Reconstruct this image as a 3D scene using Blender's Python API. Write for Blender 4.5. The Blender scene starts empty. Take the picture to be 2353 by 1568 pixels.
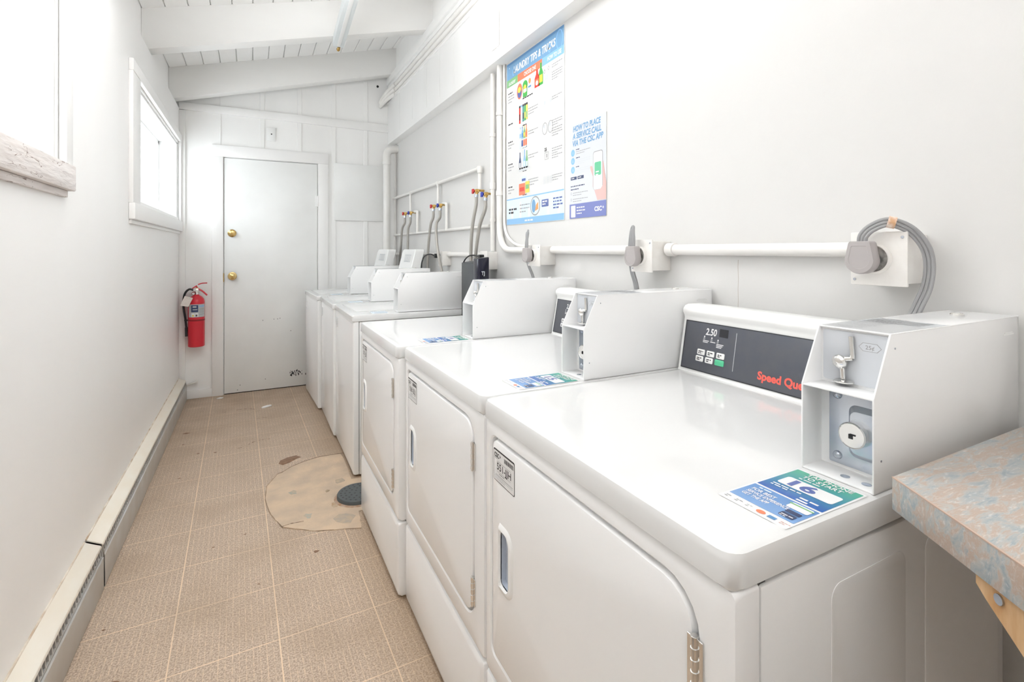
import bpy, bmesh, math, random
from mathutils import Vector, Matrix
random.seed(7)
S = bpy.context.scene
COL = S.collection
PI = math.pi
# ------------------------------------------------------------------ camera
YAW = math.atan(595.5 / 1150.0)
cam_d = bpy.data.cameras.new('camera')
cam_d.sensor_fit = 'HORIZONTAL'; cam_d.sensor_width = 36.0
cam_d.lens = 1150.0 / 2353.0 * 36.0
cam_d.shift_y = -(784.0 - 574.0) / 2353.0
cam_d.clip_start = 0.02; cam_d.clip_end = 100
cam = bpy.data.objects.new('camera', cam_d); COL.objects.link(cam)
cam.location = (0, 0, 1.265); cam.rotation_euler = (PI / 2, 0, -YAW)
S.camera = cam
# ------------------------------------------------------------------ world, lamps, exposure
w = bpy.data.worlds.new('sky'); S.world = w; w.use_nodes = True
wn = w.node_tree.nodes; bg = wn['Background']
bg.inputs[0].default_value = (0.985, 0.99, 1.0, 1); bg.inputs[1].default_value = 4.6
S.view_settings.view_transform = 'Standard'; S.view_settings.look = 'None'
S.view_settings.gamma = 1.0; S.view_settings.exposure = 0.31
S.view_settings.use_curve_mapping = False
S.cycles.use_denoising = True
S.cycles.max_bounces = 12; S.cycles.diffuse_bounces = 8
S.cycles.transparent_max_bounces = 12
S.cycles.caustics_reflective = False; S.cycles.caustics_refractive = False

def area(name, loc, rot, sx, sy, power, color=(1, 1, 1)):
    d = bpy.data.lights.new(name, 'AREA'); d.shape = 'RECTANGLE'; d.size = sx; d.size_y = sy
    d.energy = power; d.color = color
    o = bpy.data.objects.new(name, d); COL.objects.link(o); o.location = loc; o.rotation_euler = rot
    return o
# added fill lights out of frame, without fixtures, aimed up at the ceiling
area('bounce_fill', (0.0, -0.6, 2.20), (PI, 0, 0), 0.8, 1.2, 27, (0.96, 0.98, 1.0))     # light thrown up to the ceiling and bounced back
area('bounce_fill', (0.18, 1.95, 2.47), (PI, 0, 0), 0.7, 1.3, 33, (0.96, 0.98, 1.0))
for (y0, y1, z0, z1) in ((1.42, 2.09, 1.53, 2.15), (3.27, 4.975, 1.49, 2.17)):   # sky portals in the two window openings
    p_ = area('window_portal', (-0.72, (y0 + y1) / 2, (z0 + z1) / 2), (0, -PI / 2, 0), z1 - z0, y1 - y0, 1)
    p_.data.cycles.is_portal = True

# ------------------------------------------------------------------ materials
MATS = {}
def mat(name, col, rough=0.5, metal=0.0, bump=None, var=None, emis=None, spec=0.5, coat=0.0):
    """bump=(scale, strength[, stretch xyz]); var=(scale, colour, amount[, stretch])"""
    if name in MATS: return MATS[name]
    m = bpy.data.materials.new(name); m.use_nodes = True
    nt = m.node_tree; n = nt.nodes; l = nt.links; b = n['Principled BSDF']
    b.inputs['Base Color'].default_value = (*col, 1); b.inputs['Roughness'].default_value = rough
    b.inputs['Metallic'].default_value = metal; b.inputs['Specular IOR Level'].default_value = spec
    b.inputs['Coat Weight'].default_value = coat
    tc = n.new('ShaderNodeTexCoord')
    def noise(scale, stretch=(1, 1, 1), detail=6):
        mp = n.new('ShaderNodeMapping'); mp.inputs['Scale'].default_value = stretch
        l.new(tc.outputs['Object'], mp.inputs[0])
        t = n.new('ShaderNodeTexNoise'); t.inputs['Scale'].default_value = scale; t.inputs['Detail'].default_value = detail
        l.new(mp.outputs[0], t.inputs['Vector']); return t
    if var:
        t = noise(var[0], var[3] if len(var) > 3 else (1, 1, 1))
        r = n.new('ShaderNodeValToRGB'); r.color_ramp.elements[0].position = 0.35; r.color_ramp.elements[1].position = 0.68
        a = var[2]
        r.color_ramp.elements[0].color = (*col, 1)
        r.color_ramp.elements[1].color = (*[c * (1 - a) + v * a for c, v in zip(col, var[1])], 1)
        l.new(t.outputs[0], r.inputs[0]); l.new(r.outputs[0], b.inputs['Base Color'])
    if bump:
        t = noise(bump[0], bump[2] if len(bump) > 2 else (1, 1, 1))
        bp = n.new('ShaderNodeBump'); bp.inputs['Strength'].default_value = bump[1]; bp.inputs['Distance'].default_value = 0.01
        l.new(t.outputs[0], bp.inputs['Height']); l.new(bp.outputs[0], b.inputs['Normal'])
    if emis:
        b.inputs['Emission Color'].default_value = (*col, 1); b.inputs['Emission Strength'].default_value = emis
    MATS[name] = m; return m

wall_m = mat('wall_paint', (0.895, 0.885, 0.875), 0.38, bump=(14, 0.05, (1, 1, 0.35)), var=(2.0, (0.84, 0.81, 0.79), 0.30, (1, 1, 0.3)))
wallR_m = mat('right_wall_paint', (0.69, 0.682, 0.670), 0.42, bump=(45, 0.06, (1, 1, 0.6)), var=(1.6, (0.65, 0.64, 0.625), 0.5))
board_m = mat('board_paint', (0.915, 0.91, 0.90), 0.45, bump=(30, 0.06, (1, 1, 0.15)), var=(3.0, (0.80, 0.79, 0.77), 0.4, (1, 1, 0.3)))
beam_m = mat('beam_paint', (0.86, 0.855, 0.84), 0.5, bump=(22, 0.10, (0.25, 1, 1)), var=(4.0, (0.79, 0.78, 0.755), 0.5, (0.25, 1, 1)))
trim_m = mat('trim_paint', (0.87, 0.86, 0.85), 0.42, bump=(60, 0.10, (1, 1, 0.2)))
door_m = mat('door_paint', (0.87, 0.875, 0.865), 0.33, bump=(8, 0.03), var=(3, (0.76, 0.76, 0.745), 0.45))
steel_m = mat('white_enamel', (0.87, 0.87, 0.87), 0.16, spec=0.5)
steel2_m = mat('white_cabinet_steel', (0.84, 0.84, 0.835), 0.25, bump=(220, 0.015))
lidw_m = mat('white_top_enamel', (0.71, 0.71, 0.705), 0.07)
plast_m = mat('white_plastic', (0.86, 0.86, 0.85), 0.3)
groove_m = mat('gap_dark', (0.12, 0.12, 0.12), 0.8)
pocket_m = mat('grey_blue_plastic', (0.52, 0.57, 0.65), 0.4)
slate_m = mat('slate_panel', (0.085, 0.092, 0.115), 0.35, var=(25, (0.11, 0.11, 0.12), 0.6))
black_m = mat('black_plastic', (0.012, 0.012, 0.014), 0.3)
bblue_m = mat('blue_black_gloss', (0.008, 0.008, 0.022), 0.12)
chrome_m = mat('chrome', (0.78, 0.77, 0.75), 0.14, 1.0)
galv_m = mat('galvanised_steel', (0.62, 0.66, 0.72), 0.24, 0.9, var=(14, (0.42, 0.47, 0.55), 0.8))
brass_m = mat('brass', (0.72, 0.52, 0.22), 0.22, 1.0)
dbrass_m = mat('valve_brass', (0.55, 0.36, 0.12), 0.35, 0.9)
red_m = mat('extinguisher_red', (0.62, 0.018, 0.035), 0.28)
dred_m = mat('dark_red', (0.28, 0.01, 0.015), 0.4)
hose_m = mat('braided_hose', (0.42, 0.40, 0.37), 0.45, 0.4, bump=(400, 0.2))
pipe_m = mat('painted_pipe', (0.83, 0.815, 0.79), 0.3, bump=(60, 0.05), var=(10, (0.74, 0.71, 0.67), 0.4))
box_m = mat('painted_box', (0.82, 0.80, 0.77), 0.4, bump=(50, 0.08), var=(24, (0.70, 0.66, 0.62), 0.45))
cord_m = mat('grey_cord', (0.33, 0.33, 0.335), 0.35)
plug_m = mat('taupe_plug', (0.42, 0.39, 0.385), 0.45)
wood_m = mat('bare_wood', (0.50, 0.28, 0.12), 0.5, var=(12, (0.68, 0.47, 0.27), 0.9, (1, 6, 1)))
hchrome_m = mat('grey_heater', (0.55, 0.545, 0.53), 0.35, 0.2, var=(9, (0.47, 0.43, 0.38), 0.7))
cream_m = mat('cream_heater_paint', (0.84, 0.79, 0.70), 0.38, var=(6, (0.80, 0.70, 0.56), 0.5, (3, 1, 1)))
dark_m = mat('dark_grille', (0.045, 0.045, 0.04), 0.7)
paper_m = mat('poster_paper', (0.69, 0.69, 0.685), 0.35)
ink = lambda n, c: mat('ink_' + n, c, 0.35)
I_W = ink('white', (0.78, 0.78, 0.78)); I_K = ink('black', (0.02, 0.02, 0.025)); I_G = ink('grey', (0.33, 0.33, 0.34)); I_LG = ink('light_grey', (0.60, 0.62, 0.64))
I_B = ink('blue', (0.10, 0.26, 0.50)); I_B2 = ink('mid_blue', (0.16, 0.34, 0.56)); I_LB = ink('light_blue', (0.24, 0.48, 0.76)); I_PB = ink('pale_blue', (0.66, 0.78, 0.88))
I_N = ink('navy', (0.09, 0.13, 0.36)); I_DN = ink('dark_navy', (0.03, 0.05, 0.13)); I_GR = ink('green', (0.20, 0.46, 0.20)); I_BG = ink('bright_green', (0.06, 0.42, 0.08)); I_T = ink('teal', (0.06, 0.32, 0.30))
I_MG = ink('mint', (0.12, 0.50, 0.28)); I_OR = ink('coral', (0.85, 0.20, 0.10)); I_R = ink('red', (0.70, 0.05, 0.03)); I_Y = ink('yellow', (0.75, 0.62, 0.08)); I_SK = ink('skin', (0.70, 0.45, 0.42)); I_O = ink('orange', (0.80, 0.33, 0.10)); I_RD = ink('logo_red', (0.80, 0.13, 0.10)); I_SG = ink('silver', (0.48, 0.49, 0.50))

# ------------------------------------------------------------------ mesh helpers
def finish(bm, name, m, parent=None, smooth=35, inv=None):
    if inv is not None: bm.transform(inv)
    bmesh.ops.recalc_face_normals(bm, faces=bm.faces)
    me = bpy.data.meshes.new(name); bm.to_mesh(me); bm.free()
    for x in (m if isinstance(m, (list, tuple)) else [m]): me.materials.append(x)
    if smooth:
        me.polygons.foreach_set('use_smooth', [True] * len(me.polygons))
        me.set_sharp_from_angle(angle=math.radians(smooth))
    o = bpy.data.objects.new(name, me); COL.objects.link(o)
    if parent: o.parent = parent
    return o
def NB(): return bmesh.new()
def box(bm, x0, x1, y0, y1, z0, z1, r=0, seg=2, sel=None):
    vs = [bm.verts.new((x, y, z)) for x in (x0, x1) for y in (y0, y1) for z in (z0, z1)]
    F = [(0, 1, 3, 2), (4, 6, 7, 5), (0, 4, 5, 1), (2, 3, 7, 6), (0, 2, 6, 4), (1, 5, 7, 3)]
    fs = [bm.faces.new([vs[i] for i in f]) for f in F]
    if r:
        es = {e for f in fs for e in f.edges}
        if sel: es = {e for e in es if sel(e)}
        bmesh.ops.bevel(bm, geom=list(es), offset=r, segments=seg, affect='EDGES', profile=0.5)
    return bm
def prism(bm, pts, a0, a1, axis='y', r=0):
    """polygon pts in the two other axes extruded from a0 to a1. axis y: pts=(x,z); x: (y,z); z: (x,y)"""
    def P(p, a):
        return {'y': (p[0], a, p[1]), 'x': (a, p[0], p[1]), 'z': (p[0], p[1], a)}[axis]
    A = [bm.verts.new(P(p, a0)) for p in pts]; B = [bm.verts.new(P(p, a1)) for p in pts]
    fs = [bm.faces.new(A), bm.faces.new(list(reversed(B)))]
    n = len(pts)
    for i in range(n): fs.append(bm.faces.new((A[i], B[i], B[(i + 1) % n], A[(i + 1) % n])))
    if r:
        es = {e for f in fs for e in f.edges}
        bmesh.ops.bevel(bm, geom=list(es), offset=r, segments=2, affect='EDGES', profile=0.5)
    return bm
def frame_of(d):
    d = Vector(d).normalized(); up = Vector((0, 0, 1)) if abs(d.z) < 0.95 else Vector((1, 0, 0))
    a = d.cross(up).normalized(); return a, a.cross(d).normalized()
def cyl(bm, p0, p1, r0, r1=None, seg=20, cap=True):
    p0 = Vector(p0); p1 = Vector(p1); r1 = r0 if r1 is None else r1
    a, b = frame_of(p1 - p0)
    A = [bm.verts.new(p0 + (a * math.cos(2 * PI * i / seg) + b * math.sin(2 * PI * i / seg)) * r0) for i in range(seg)]
    B = [bm.verts.new(p1 + (a * math.cos(2 * PI * i / seg) + b * math.sin(2 * PI * i / seg)) * r1) for i in range(seg)]
    for i in range(seg): bm.faces.new((A[i], A[(i + 1) % seg], B[(i + 1) % seg], B[i]))
    if cap: bm.faces.new(A); bm.faces.new(B)
    return bm
def lathe(bm, prof, p, d=(0, 0, 1), seg=28):
    """prof: (radius, height) along direction d from p"""
    p = Vector(p); d = Vector(d).normalized(); a, b = frame_of(d); rings = []
    for r, h in prof:
        if r < 1e-6: rings.append([bm.verts.new(p + d * h)])
        else: rings.append([bm.verts.new(p + d * h + (a * math.cos(2 * PI * i / seg) + b * math.sin(2 * PI * i / seg)) * r) for i in range(seg)])
    for A, B in zip(rings, rings[1:]):
        for i in range(seg):
            j = (i + 1) % seg
            if len(A) == 1 and len(B) == 1: continue
            if len(A) == 1: bm.faces.new((A[0], B[j], B[i]))
            elif len(B) == 1: bm.faces.new((A[i], A[j], B[0]))
            else: bm.faces.new((A[i], A[j], B[j], B[i]))
    return bm
def smooth_path(pts, n=8):
    pts = [Vector(p) for p in pts]; out = []
    P = [pts[0] * 2 - pts[1]] + pts + [pts[-1] * 2 - pts[-2]]
    for i in range(1, len(P) - 2):
        for k in range(n):
            t = k / n; a, b, c, d = P[i - 1], P[i], P[i + 1], P[i + 2]
            out.append(0.5 * ((2 * b) + (-a + c) * t + (2 * a - 5 * b + 4 * c - d) * t * t + (-a + 3 * b - 3 * c + d) * t ** 3))
    out.append(pts[-1]); return out
def bend_path(pts, r=0.05, n=6):
    """polyline with rounded corners"""
    pts = [Vector(p) for p in pts]; out = [pts[0]]
    for i in range(1, len(pts) - 1):
        p = pts[i]; a = (pts[i - 1] - p); b = (pts[i + 1] - p); rr = min(r, a.length * .49, b.length * .49)
        A = p + a.normalized() * rr; B = p + b.normalized() * rr
        for k in range(n + 1):
            t = k / n; out.append((A * (1 - t) + p * t) * (1 - t) + (p * (1 - t) + B * t) * t)
    out.append(pts[-1]); return out
def tube(bm, pts, r, seg=12, sq=1.0):
    pts = [Vector(p) for p in pts]; n = len(pts); t0 = (pts[1] - pts[0]).normalized(); a, b = frame_of(t0); rings = []
    for i, p in enumerate(pts):
        t = (pts[min(i + 1, n - 1)] - pts[max(i - 1, 0)]).normalized()
        a = (a - t * a.dot(t)).normalized(); b = t.cross(a).normalized()
        rr = r[i] if isinstance(r, (list, tuple)) else r
        rings.append([bm.verts.new(p + (a * math.cos(2 * PI * k / seg) * sq + b * math.sin(2 * PI * k / seg)) * rr) for k in range(seg)])
    for A, B in zip(rings, rings[1:]):
        for i in range(seg): bm.faces.new((A[i], A[(i + 1) % seg], B[(i + 1) % seg], B[i]))
    bm.faces.new(rings[0]); bm.faces.new(rings[-1]); return bm
def rr(u0, u1, v0, v1, r, n=5):
    """rounded rectangle loop; r scalar or (bl, br, tr, tl)"""
    R = r if isinstance(r, (list, tuple)) else (r,) * 4
    out = []
    for (cu, cv, q, su, sv) in ((u0, v0, R[0], 1, 1), (u1, v0, R[1], -1, 1), (u1, v1, R[2], -1, -1), (u0, v1, R[3], 1, -1)):
        a0 = {(1, 1): PI, (-1, 1): 1.5 * PI, (-1, -1): 0, (1, -1): PI / 2}[(su, sv)]
        for k in range(n + 1):
            a = a0 + PI / 2 * k / n
            out.append((cu + su * q + q * math.cos(a), cv + sv * q + q * math.sin(a)))
    return out
def loft(bm, loops, cap0=False, cap1=False):
    R = [[bm.verts.new(p) for p in L] for L in loops]
    n = len(R[0])
    for A, B in zip(R, R[1:]):
        for i in range(n): bm.faces.new((A[i], A[(i + 1) % n], B[(i + 1) % n], B[i]))
    if cap0: bm.faces.new(R[0])
    if cap1: bm.faces.new(R[-1])
    return bm
def X3(loop, x): return [(x, a, b) for a, b in loop]      # loop in y,z at x
def Y3(loop, y): return [(a, y, b) for a, b in loop]
def Z3(loop, z): return [(a, b, z) for a, b in loop]

def tag(o, label=None, cat=None, group=None, kind=None):
    if label: o['label'] = label
    if cat: o['category'] = cat
    if group: o['group'] = group
    if kind: o['kind'] = kind
    return o
def thing(name, loc, label, cat, group=None, rz=0):
    o = bpy.data.objects.new(name, None); COL.objects.link(o); o.empty_display_size = 0.05
    o.location = loc; o.rotation_euler = (0, 0, rz); tag(o, label, cat, group); return o
def wpart(bm, name, m, root, parent=None, smooth=35):
    """part modelled in world coordinates under an unrotated root Empty"""
    inv = Matrix.Translation(-Vector(root.location))
    return finish(bm, name, m, parent or root, smooth, inv)
def struct(name, bm, m, smooth=35, parent=None):
    o = finish(bm, name, m, parent, smooth)
    if not parent: o['kind'] = 'structure'
    return o

# ------------------------------------------------------------------ print (flat artwork) helper
def text_bm(s, size=1.0, bold=0.0, shear=0.0, align='LEFT', width=None, sx=1.0):
    cu = bpy.data.curves.new('t', 'FONT'); cu.body = s; cu.size = size; cu.offset = bold; cu.shear = shear
    cu.align_x = align; cu.resolution_u = 3
    ob = bpy.data.objects.new('t', cu); me = bpy.data.meshes.new_from_object(ob)
    bm = bmesh.new(); bm.from_mesh(me)
    bpy.data.objects.remove(ob); bpy.data.curves.remove(cu); bpy.data.meshes.remove(me)
    if width and bm.verts:
        xs = [v.co.x for v in bm.verts]; k = width / (max(xs) - min(xs))
        for v in bm.verts: v.co.x *= k
    elif sx != 1.0:
        for v in bm.verts: v.co.x *= sx
    return bm
class Print:
    def __init__(s, step=0.00022): s.bm = bmesh.new(); s.m = []; s.step = step
    def mi(s, m):
        if m not in s.m: s.m.append(m)
        return s.m.index(m)
    def poly(s, pts, m, L=1):
        f = s.bm.faces.new([s.bm.verts.new((u, v, L * s.step)) for u, v in pts]); f.material_index = s.mi(m)
    def rect(s, u0, v0, u1, v1, m, L=1): s.poly([(u0, v0), (u1, v0), (u1, v1), (u0, v1)], m, L)
    def rrect(s, u0, v0, u1, v1, r, m, L=1): s.poly(rr(u0, u1, v0, v1, r, 4), m, L)
    def ell(s, u, v, a, b, m, L=1, n=24): s.poly([(u + a * math.cos(2 * PI * i / n), v + b * math.sin(2 * PI * i / n)) for i in range(n)], m, L)
    def ring(s, u, v, a, b, t, m, L=1, n=24):
        for i in range(n):
            p, q = 2 * PI * i / n, 2 * PI * (i + 1) / n
            s.poly([(u + a * math.cos(p), v + b * math.sin(p)), (u + a * math.cos(q), v + b * math.sin(q)), (u + (a - t) * math.cos(q), v + (b - t) * math.sin(q)), (u + (a - t) * math.cos(p), v + (b - t) * math.sin(p))], m, L)
    def outline(s, u0, v0, u1, v1, t, m, L=1):
        s.rect(u0, v0, u1, v0 + t, m, L); s.rect(u0, v1 - t, u1, v1, m, L); s.rect(u0, v0, u0 + t, v1, m, L); s.rect(u1 - t, v0, u1, v1, m, L)
    def text(s, t, u, v, size, m, L=2, **k):
        b = text_bm(t, size, **k); k0 = s.mi(m); mp = {}
        for x in b.verts: mp[x] = s.bm.verts.new((x.co.x + u, x.co.y + v, L * s.step))
        for f in b.faces:
            g = s.bm.faces.new([mp[x] for x in f.verts]); g.material_index = k0
        b.free()
    def lines(s, u, v, w, n, gap, h, m, L=2, seed=0):
        """rows of unreadably small print, as broken word-length dashes"""
        rnd = random.Random(seed + n)
        for i in range(n):
            x = u; end = u + w * (1 if i < n - 1 else 0.6)
            while x < end - h:
                k = min(h * rnd.uniform(1.5, 4.5), end - x)
                s.rect(x, v - i * gap, x + k, v - i * gap + h, m, L); x += k + h * 0.7
    def build(s, name, M, parent=None, inv=None):
        bm = s.bm; bm.transform(M)
        if inv is not None: bm.transform(inv)
        me = bpy.data.meshes.new(name); bm.to_mesh(me); bm.free()
        for x in s.m: me.materials.append(x)
        o = bpy.data.objects.new(name, me); COL.objects.link(o)
        if parent: o.parent = parent
        return o
def MX(o, u, v):
    u = Vector(u).normalized(); v = Vector(v).normalized(); n = u.cross(v)
    return Matrix(((u.x, v.x, n.x, o[0]), (u.y, v.y, n.y, o[1]), (u.z, v.z, n.z, o[2]), (0, 0, 0, 1)))
def facing_mx(o): return MX(o, (0, -1, 0), (0, 0, 1))        # on a surface that faces the aisle (-X)

# ================================================================== SETTING
# floor: 12 inch vinyl tiles with a fine mosaic grid
def floor_material():
    m = bpy.data.materials.new('vinyl_floor'); m.use_nodes = True
    nt = m.node_tree; n = nt.nodes; l = nt.links; b = n['Principled BSDF']; b.inputs['Roughness'].default_value = 0.55
    tc = n.new('ShaderNodeTexCoord'); mp = n.new('ShaderNodeMapping'); l.new(tc.outputs['Object'], mp.inputs[0])
    mp.inputs['Rotation'].default_value = (0, 0, -0.024)
    sp = n.new('ShaderNodeSeparateXYZ'); l.new(mp.outputs[0], sp.inputs[0])
    def mth(op, a, bb=None, c=None):
        q = n.new('ShaderNodeMath'); q.operation = op
        for i, v in enumerate((a, bb, c)):
            if v is None: continue
            if isinstance(v, (int, float)): q.inputs[i].default_value = v
            else: l.new(v, q.inputs[i])
        return q.outputs[0]
    def line(co, size, off, half, soft=0.0009):
        f = mth('FRACT', mth('DIVIDE', mth('ADD', co, off), size))
        d = mth('MULTIPLY', mth('MINIMUM', f, mth('SUBTRACT', 1.0, f)), size)
        q = n.new('ShaderNodeMapRange'); q.inputs['From Min'].default_value = half - soft; q.inputs['From Max'].default_value = half + soft
        q.inputs['To Min'].default_value = 1.0; q.inputs['To Max'].default_value = 0.0; l.new(d, q.inputs[0]); return q.outputs[0]
    def noise(scale, stretch=(1, 1, 1), detail=8, rough=0.6):
        a = n.new('ShaderNodeMapping'); a.inputs['Scale'].default_value = stretch; l.new(tc.outputs['Object'], a.inputs[0])
        t = n.new('ShaderNodeTexNoise'); t.inputs['Scale'].default_value = scale; t.inputs['Detail'].default_value = detail; t.inputs['Roughness'].default_value = rough
        l.new(a.outputs[0], t.inputs[0]); return t.outputs[0]
    def ramp(v, p0, p1):
        q = n.new('ShaderNodeMapRange'); q.inputs['From Min'].default_value = p0; q.inputs['From Max'].default_value = p1; l.new(v, q.inputs[0]); return q.outputs[0]
    x, y = sp.outputs['X'], sp.outputs['Y']
    TX, TY = 0.3048, 0.2935
    big = mth('MAXIMUM', line(x, TX, 0.185, 0.0018), line(y, TY, 0.268, 0.0016))
    fine = mth('MAXIMUM', line(x, TX / 16, 0.185, 0.0010), mth('MULTIPLY', line(y, TY / 16, 0.268, 0.0008), 0.55))
    fine = mth('MULTIPLY', fine, ramp(noise(38), 0.36, 0.62))
    def mixc(f, c1, c2):
        q = n.new('ShaderNodeMix'); q.data_type = 'RGBA'
        if isinstance(f, float): q.inputs[0].default_value = f
        else: l.new(f, q.inputs[0])
        for k, c in ((6, c1), (7, c2)):
            if isinstance(c, tuple): q.inputs[k].default_value = (*c, 1)
            else: l.new(c, q.inputs[k])
        return q.outputs[2]
    base = mixc(ramp(noise(190, detail=2), 0.38, 0.62), (0.35, 0.258, 0.190), (0.62, 0.495, 0.385))
    base = mixc(mth('MULTIPLY', fine, 0.85), base, (0.80, 0.62, 0.44))
    base = mixc(mth('MULTIPLY', big, 0.90), base, (0.84, 0.65, 0.46))
    base = mixc(mth('MULTIPLY', ramp(noise(3.3), 0.46, 0.70), 0.42), base, (0.34, 0.245, 0.165))
    base = mixc(mth('MULTIPLY', ramp(noise(42, detail=4), 0.715, 0.74), 0.75), base, (0.16, 0.10, 0.065))
    # browner in blotches towards the far end, and towards the machines
    px = n.new('ShaderNodeSeparateXYZ'); l.new(tc.outputs['Object'], px.inputs[0])
    g = mth('MULTIPLY', ramp(px.outputs['Y'], 3.0, 5.0), mth('MULTIPLY', ramp(noise(6), 0.3, 0.75), 0.55))
    g = mth('MAXIMUM', g, mth('MULTIPLY', ramp(px.outputs['X'], 0.30, 0.50), 0.5))
    base = mixc(g, base, (0.28, 0.19, 0.11))
    l.new(base, b.inputs['Base Color'])
    bp = n.new('ShaderNodeBump'); bp.inputs['Strength'].default_value = 0.12; bp.inputs['Distance'].default_value = 0.004
    l.new(noise(120, detail=3), bp.inputs['Height']); l.new(bp.outputs[0], b.inputs['Normal'])
    return m
bm = NB(); box(bm, -0.8, 1.5, -2.6, 5.15, -0.06, 0.0); struct('floor', bm, floor_material(), 0)

# ceiling: sloping boards running along the room
SL = 0.27
def zc(x, z0): return z0 + SL * (x + 0.55)
bm = NB(); k = -0.72
while k < 1.42:
    a, b2 = k + 0.0015, k + 0.1185
    vs = []
    for (x, dz) in ((a, 0.006), (a + 0.006, 0), (b2 - 0.006, 0), (b2, 0.006), (b2, 0.03), (a, 0.03)): vs.append((x, zc(x, 2.74) + dz))
    prism(bm, vs, -2.6, 5.06, 'y'); k += 0.12
prism(bm, [(-0.8, zc(-0.8, 2.772)), (1.45, zc(1.45, 2.772)), (1.45, zc(1.45, 2.80)), (-0.8, zc(-0.8, 2.80))], -2.6, 5.1, 'y')
struct('ceiling', bm, board_m, 30)
# rafters
for i, (ya, yb) in enumerate(((4.83, 4.94), (3.72, 3.83), (2.61, 2.72), (1.50, 1.61), (0.39, 0.50))):
    bm = NB(); pts = [(-0.60, zc(-0.60, 2.49)), (1.24, zc(1.24, 2.49)), (1.24, zc(1.24, 2.745)), (-0.60, zc(-0.60, 2.745))]
    prism(bm, pts, ya, yb, 'y', r=0.004)
    struct('trim_%d' % (i + 1), bm, beam_m)

# left wall with two window openings
WX = -0.55
def wbox(bm, y0, y1, z0, z1, x0=-0.70, x1=WX): box(bm, x0, x1, y0, y1, z0, z1)
bm = NB()
wbox(bm, -2.6, 5.06, 0, 1.53)
wbox(bm, -2.6, 1.42, 1.53, 2.15); wbox(bm, 2.09, 3.27, 1.53, 2.15); wbox(bm, 4.975, 5.06, 1.53, 2.15)
wbox(bm, -2.6, 5.06, 2.15, 2.455); wbox(bm, -2.6, 5.06, 2.455, 2.80, -0.70, -0.60)
bmesh.ops.remove_doubles(bm, verts=bm.verts, dist=1e-5)
struct('wall_left', bm, wall_m, 0)

glass_m = bpy.data.materials.new('window_glass'); glass_m.use_nodes = True
_n = glass_m.node_tree.nodes; _l = glass_m.node_tree.links
_t = _n.new('ShaderNodeBsdfTransparent'); _t.inputs[0].default_value = (0.90, 0.93, 0.945, 1)
_g = _n.new('ShaderNodeBsdfGlossy'); _g.inputs['Roughness'].default_value = 0.02; _m = _n.new('ShaderNodeMixShader'); _m.inputs[0].default_value = 0.06
_l.new(_t.outputs[0], _m.inputs[1]); _l.new(_g.outputs[0], _m.inputs[2]); _l.new(_m.outputs[0], _n['Material Output'].inputs[0])
jamb_m = mat('jamb_paint', (0.84, 0.84, 0.83), 0.45, bump=(50, 0.35, (1, 1, 0.06)))
sill_m = None
sill0 = mat('cracked_sill_paint', (0.80, 0.755, 0.735), 0.5, bump=(26, 0.5, (1, 0.35, 2.2)), var=(28, (0.50, 0.42, 0.38), 0.35, (1, 0.3, 3)))
def cracked(m):
    n = m.node_tree.nodes; l = m.node_tree.links; b = n['Principled BSDF']; src = b.inputs['Base Color'].links[0].from_socket
    tc = n.new('ShaderNodeTexCoord'); mp = n.new('ShaderNodeMapping'); mp.inputs['Scale'].default_value = (1, .55, 2.6); mp.inputs['Rotation'].default_value = (.35, 0, 0); l.new(tc.outputs['Object'], mp.inputs[0])
    t = n.new('ShaderNodeTexNoise'); t.inputs['Scale'].default_value = 17; t.inputs['Detail'].default_value = 3; t.inputs['Distortion'].default_value = .6; l.new(mp.outputs[0], t.inputs[0])
    c = n.new('ShaderNodeMath'); c.operation = 'COMPARE'; c.inputs[1].default_value = .55; c.inputs[2].default_value = .007; l.new(t.outputs[0], c.inputs[0])
    t2 = n.new('ShaderNodeTexNoise'); t2.inputs['Scale'].default_value = 9; l.new(tc.outputs['Object'], t2.inputs[0])
    g = n.new('ShaderNodeMath'); g.operation = 'GREATER_THAN'; g.inputs[1].default_value = .48; l.new(t2.outputs[0], g.inputs[0])
    q0 = n.new('ShaderNodeMath'); q0.operation = 'MULTIPLY'; l.new(c.outputs[0], q0.inputs[0]); l.new(g.outputs[0], q0.inputs[1])
    q = n.new('ShaderNodeMix'); q.data_type = 'RGBA'; l.new(q0.outputs[0], q.inputs[0]); l.new(src, q.inputs[6]); q.inputs[7].default_value = (.22, .15, .12, 1); l.new(q.outputs[2], b.inputs['Base Color'])
    return m
sill_m = cracked(sill0)
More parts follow.
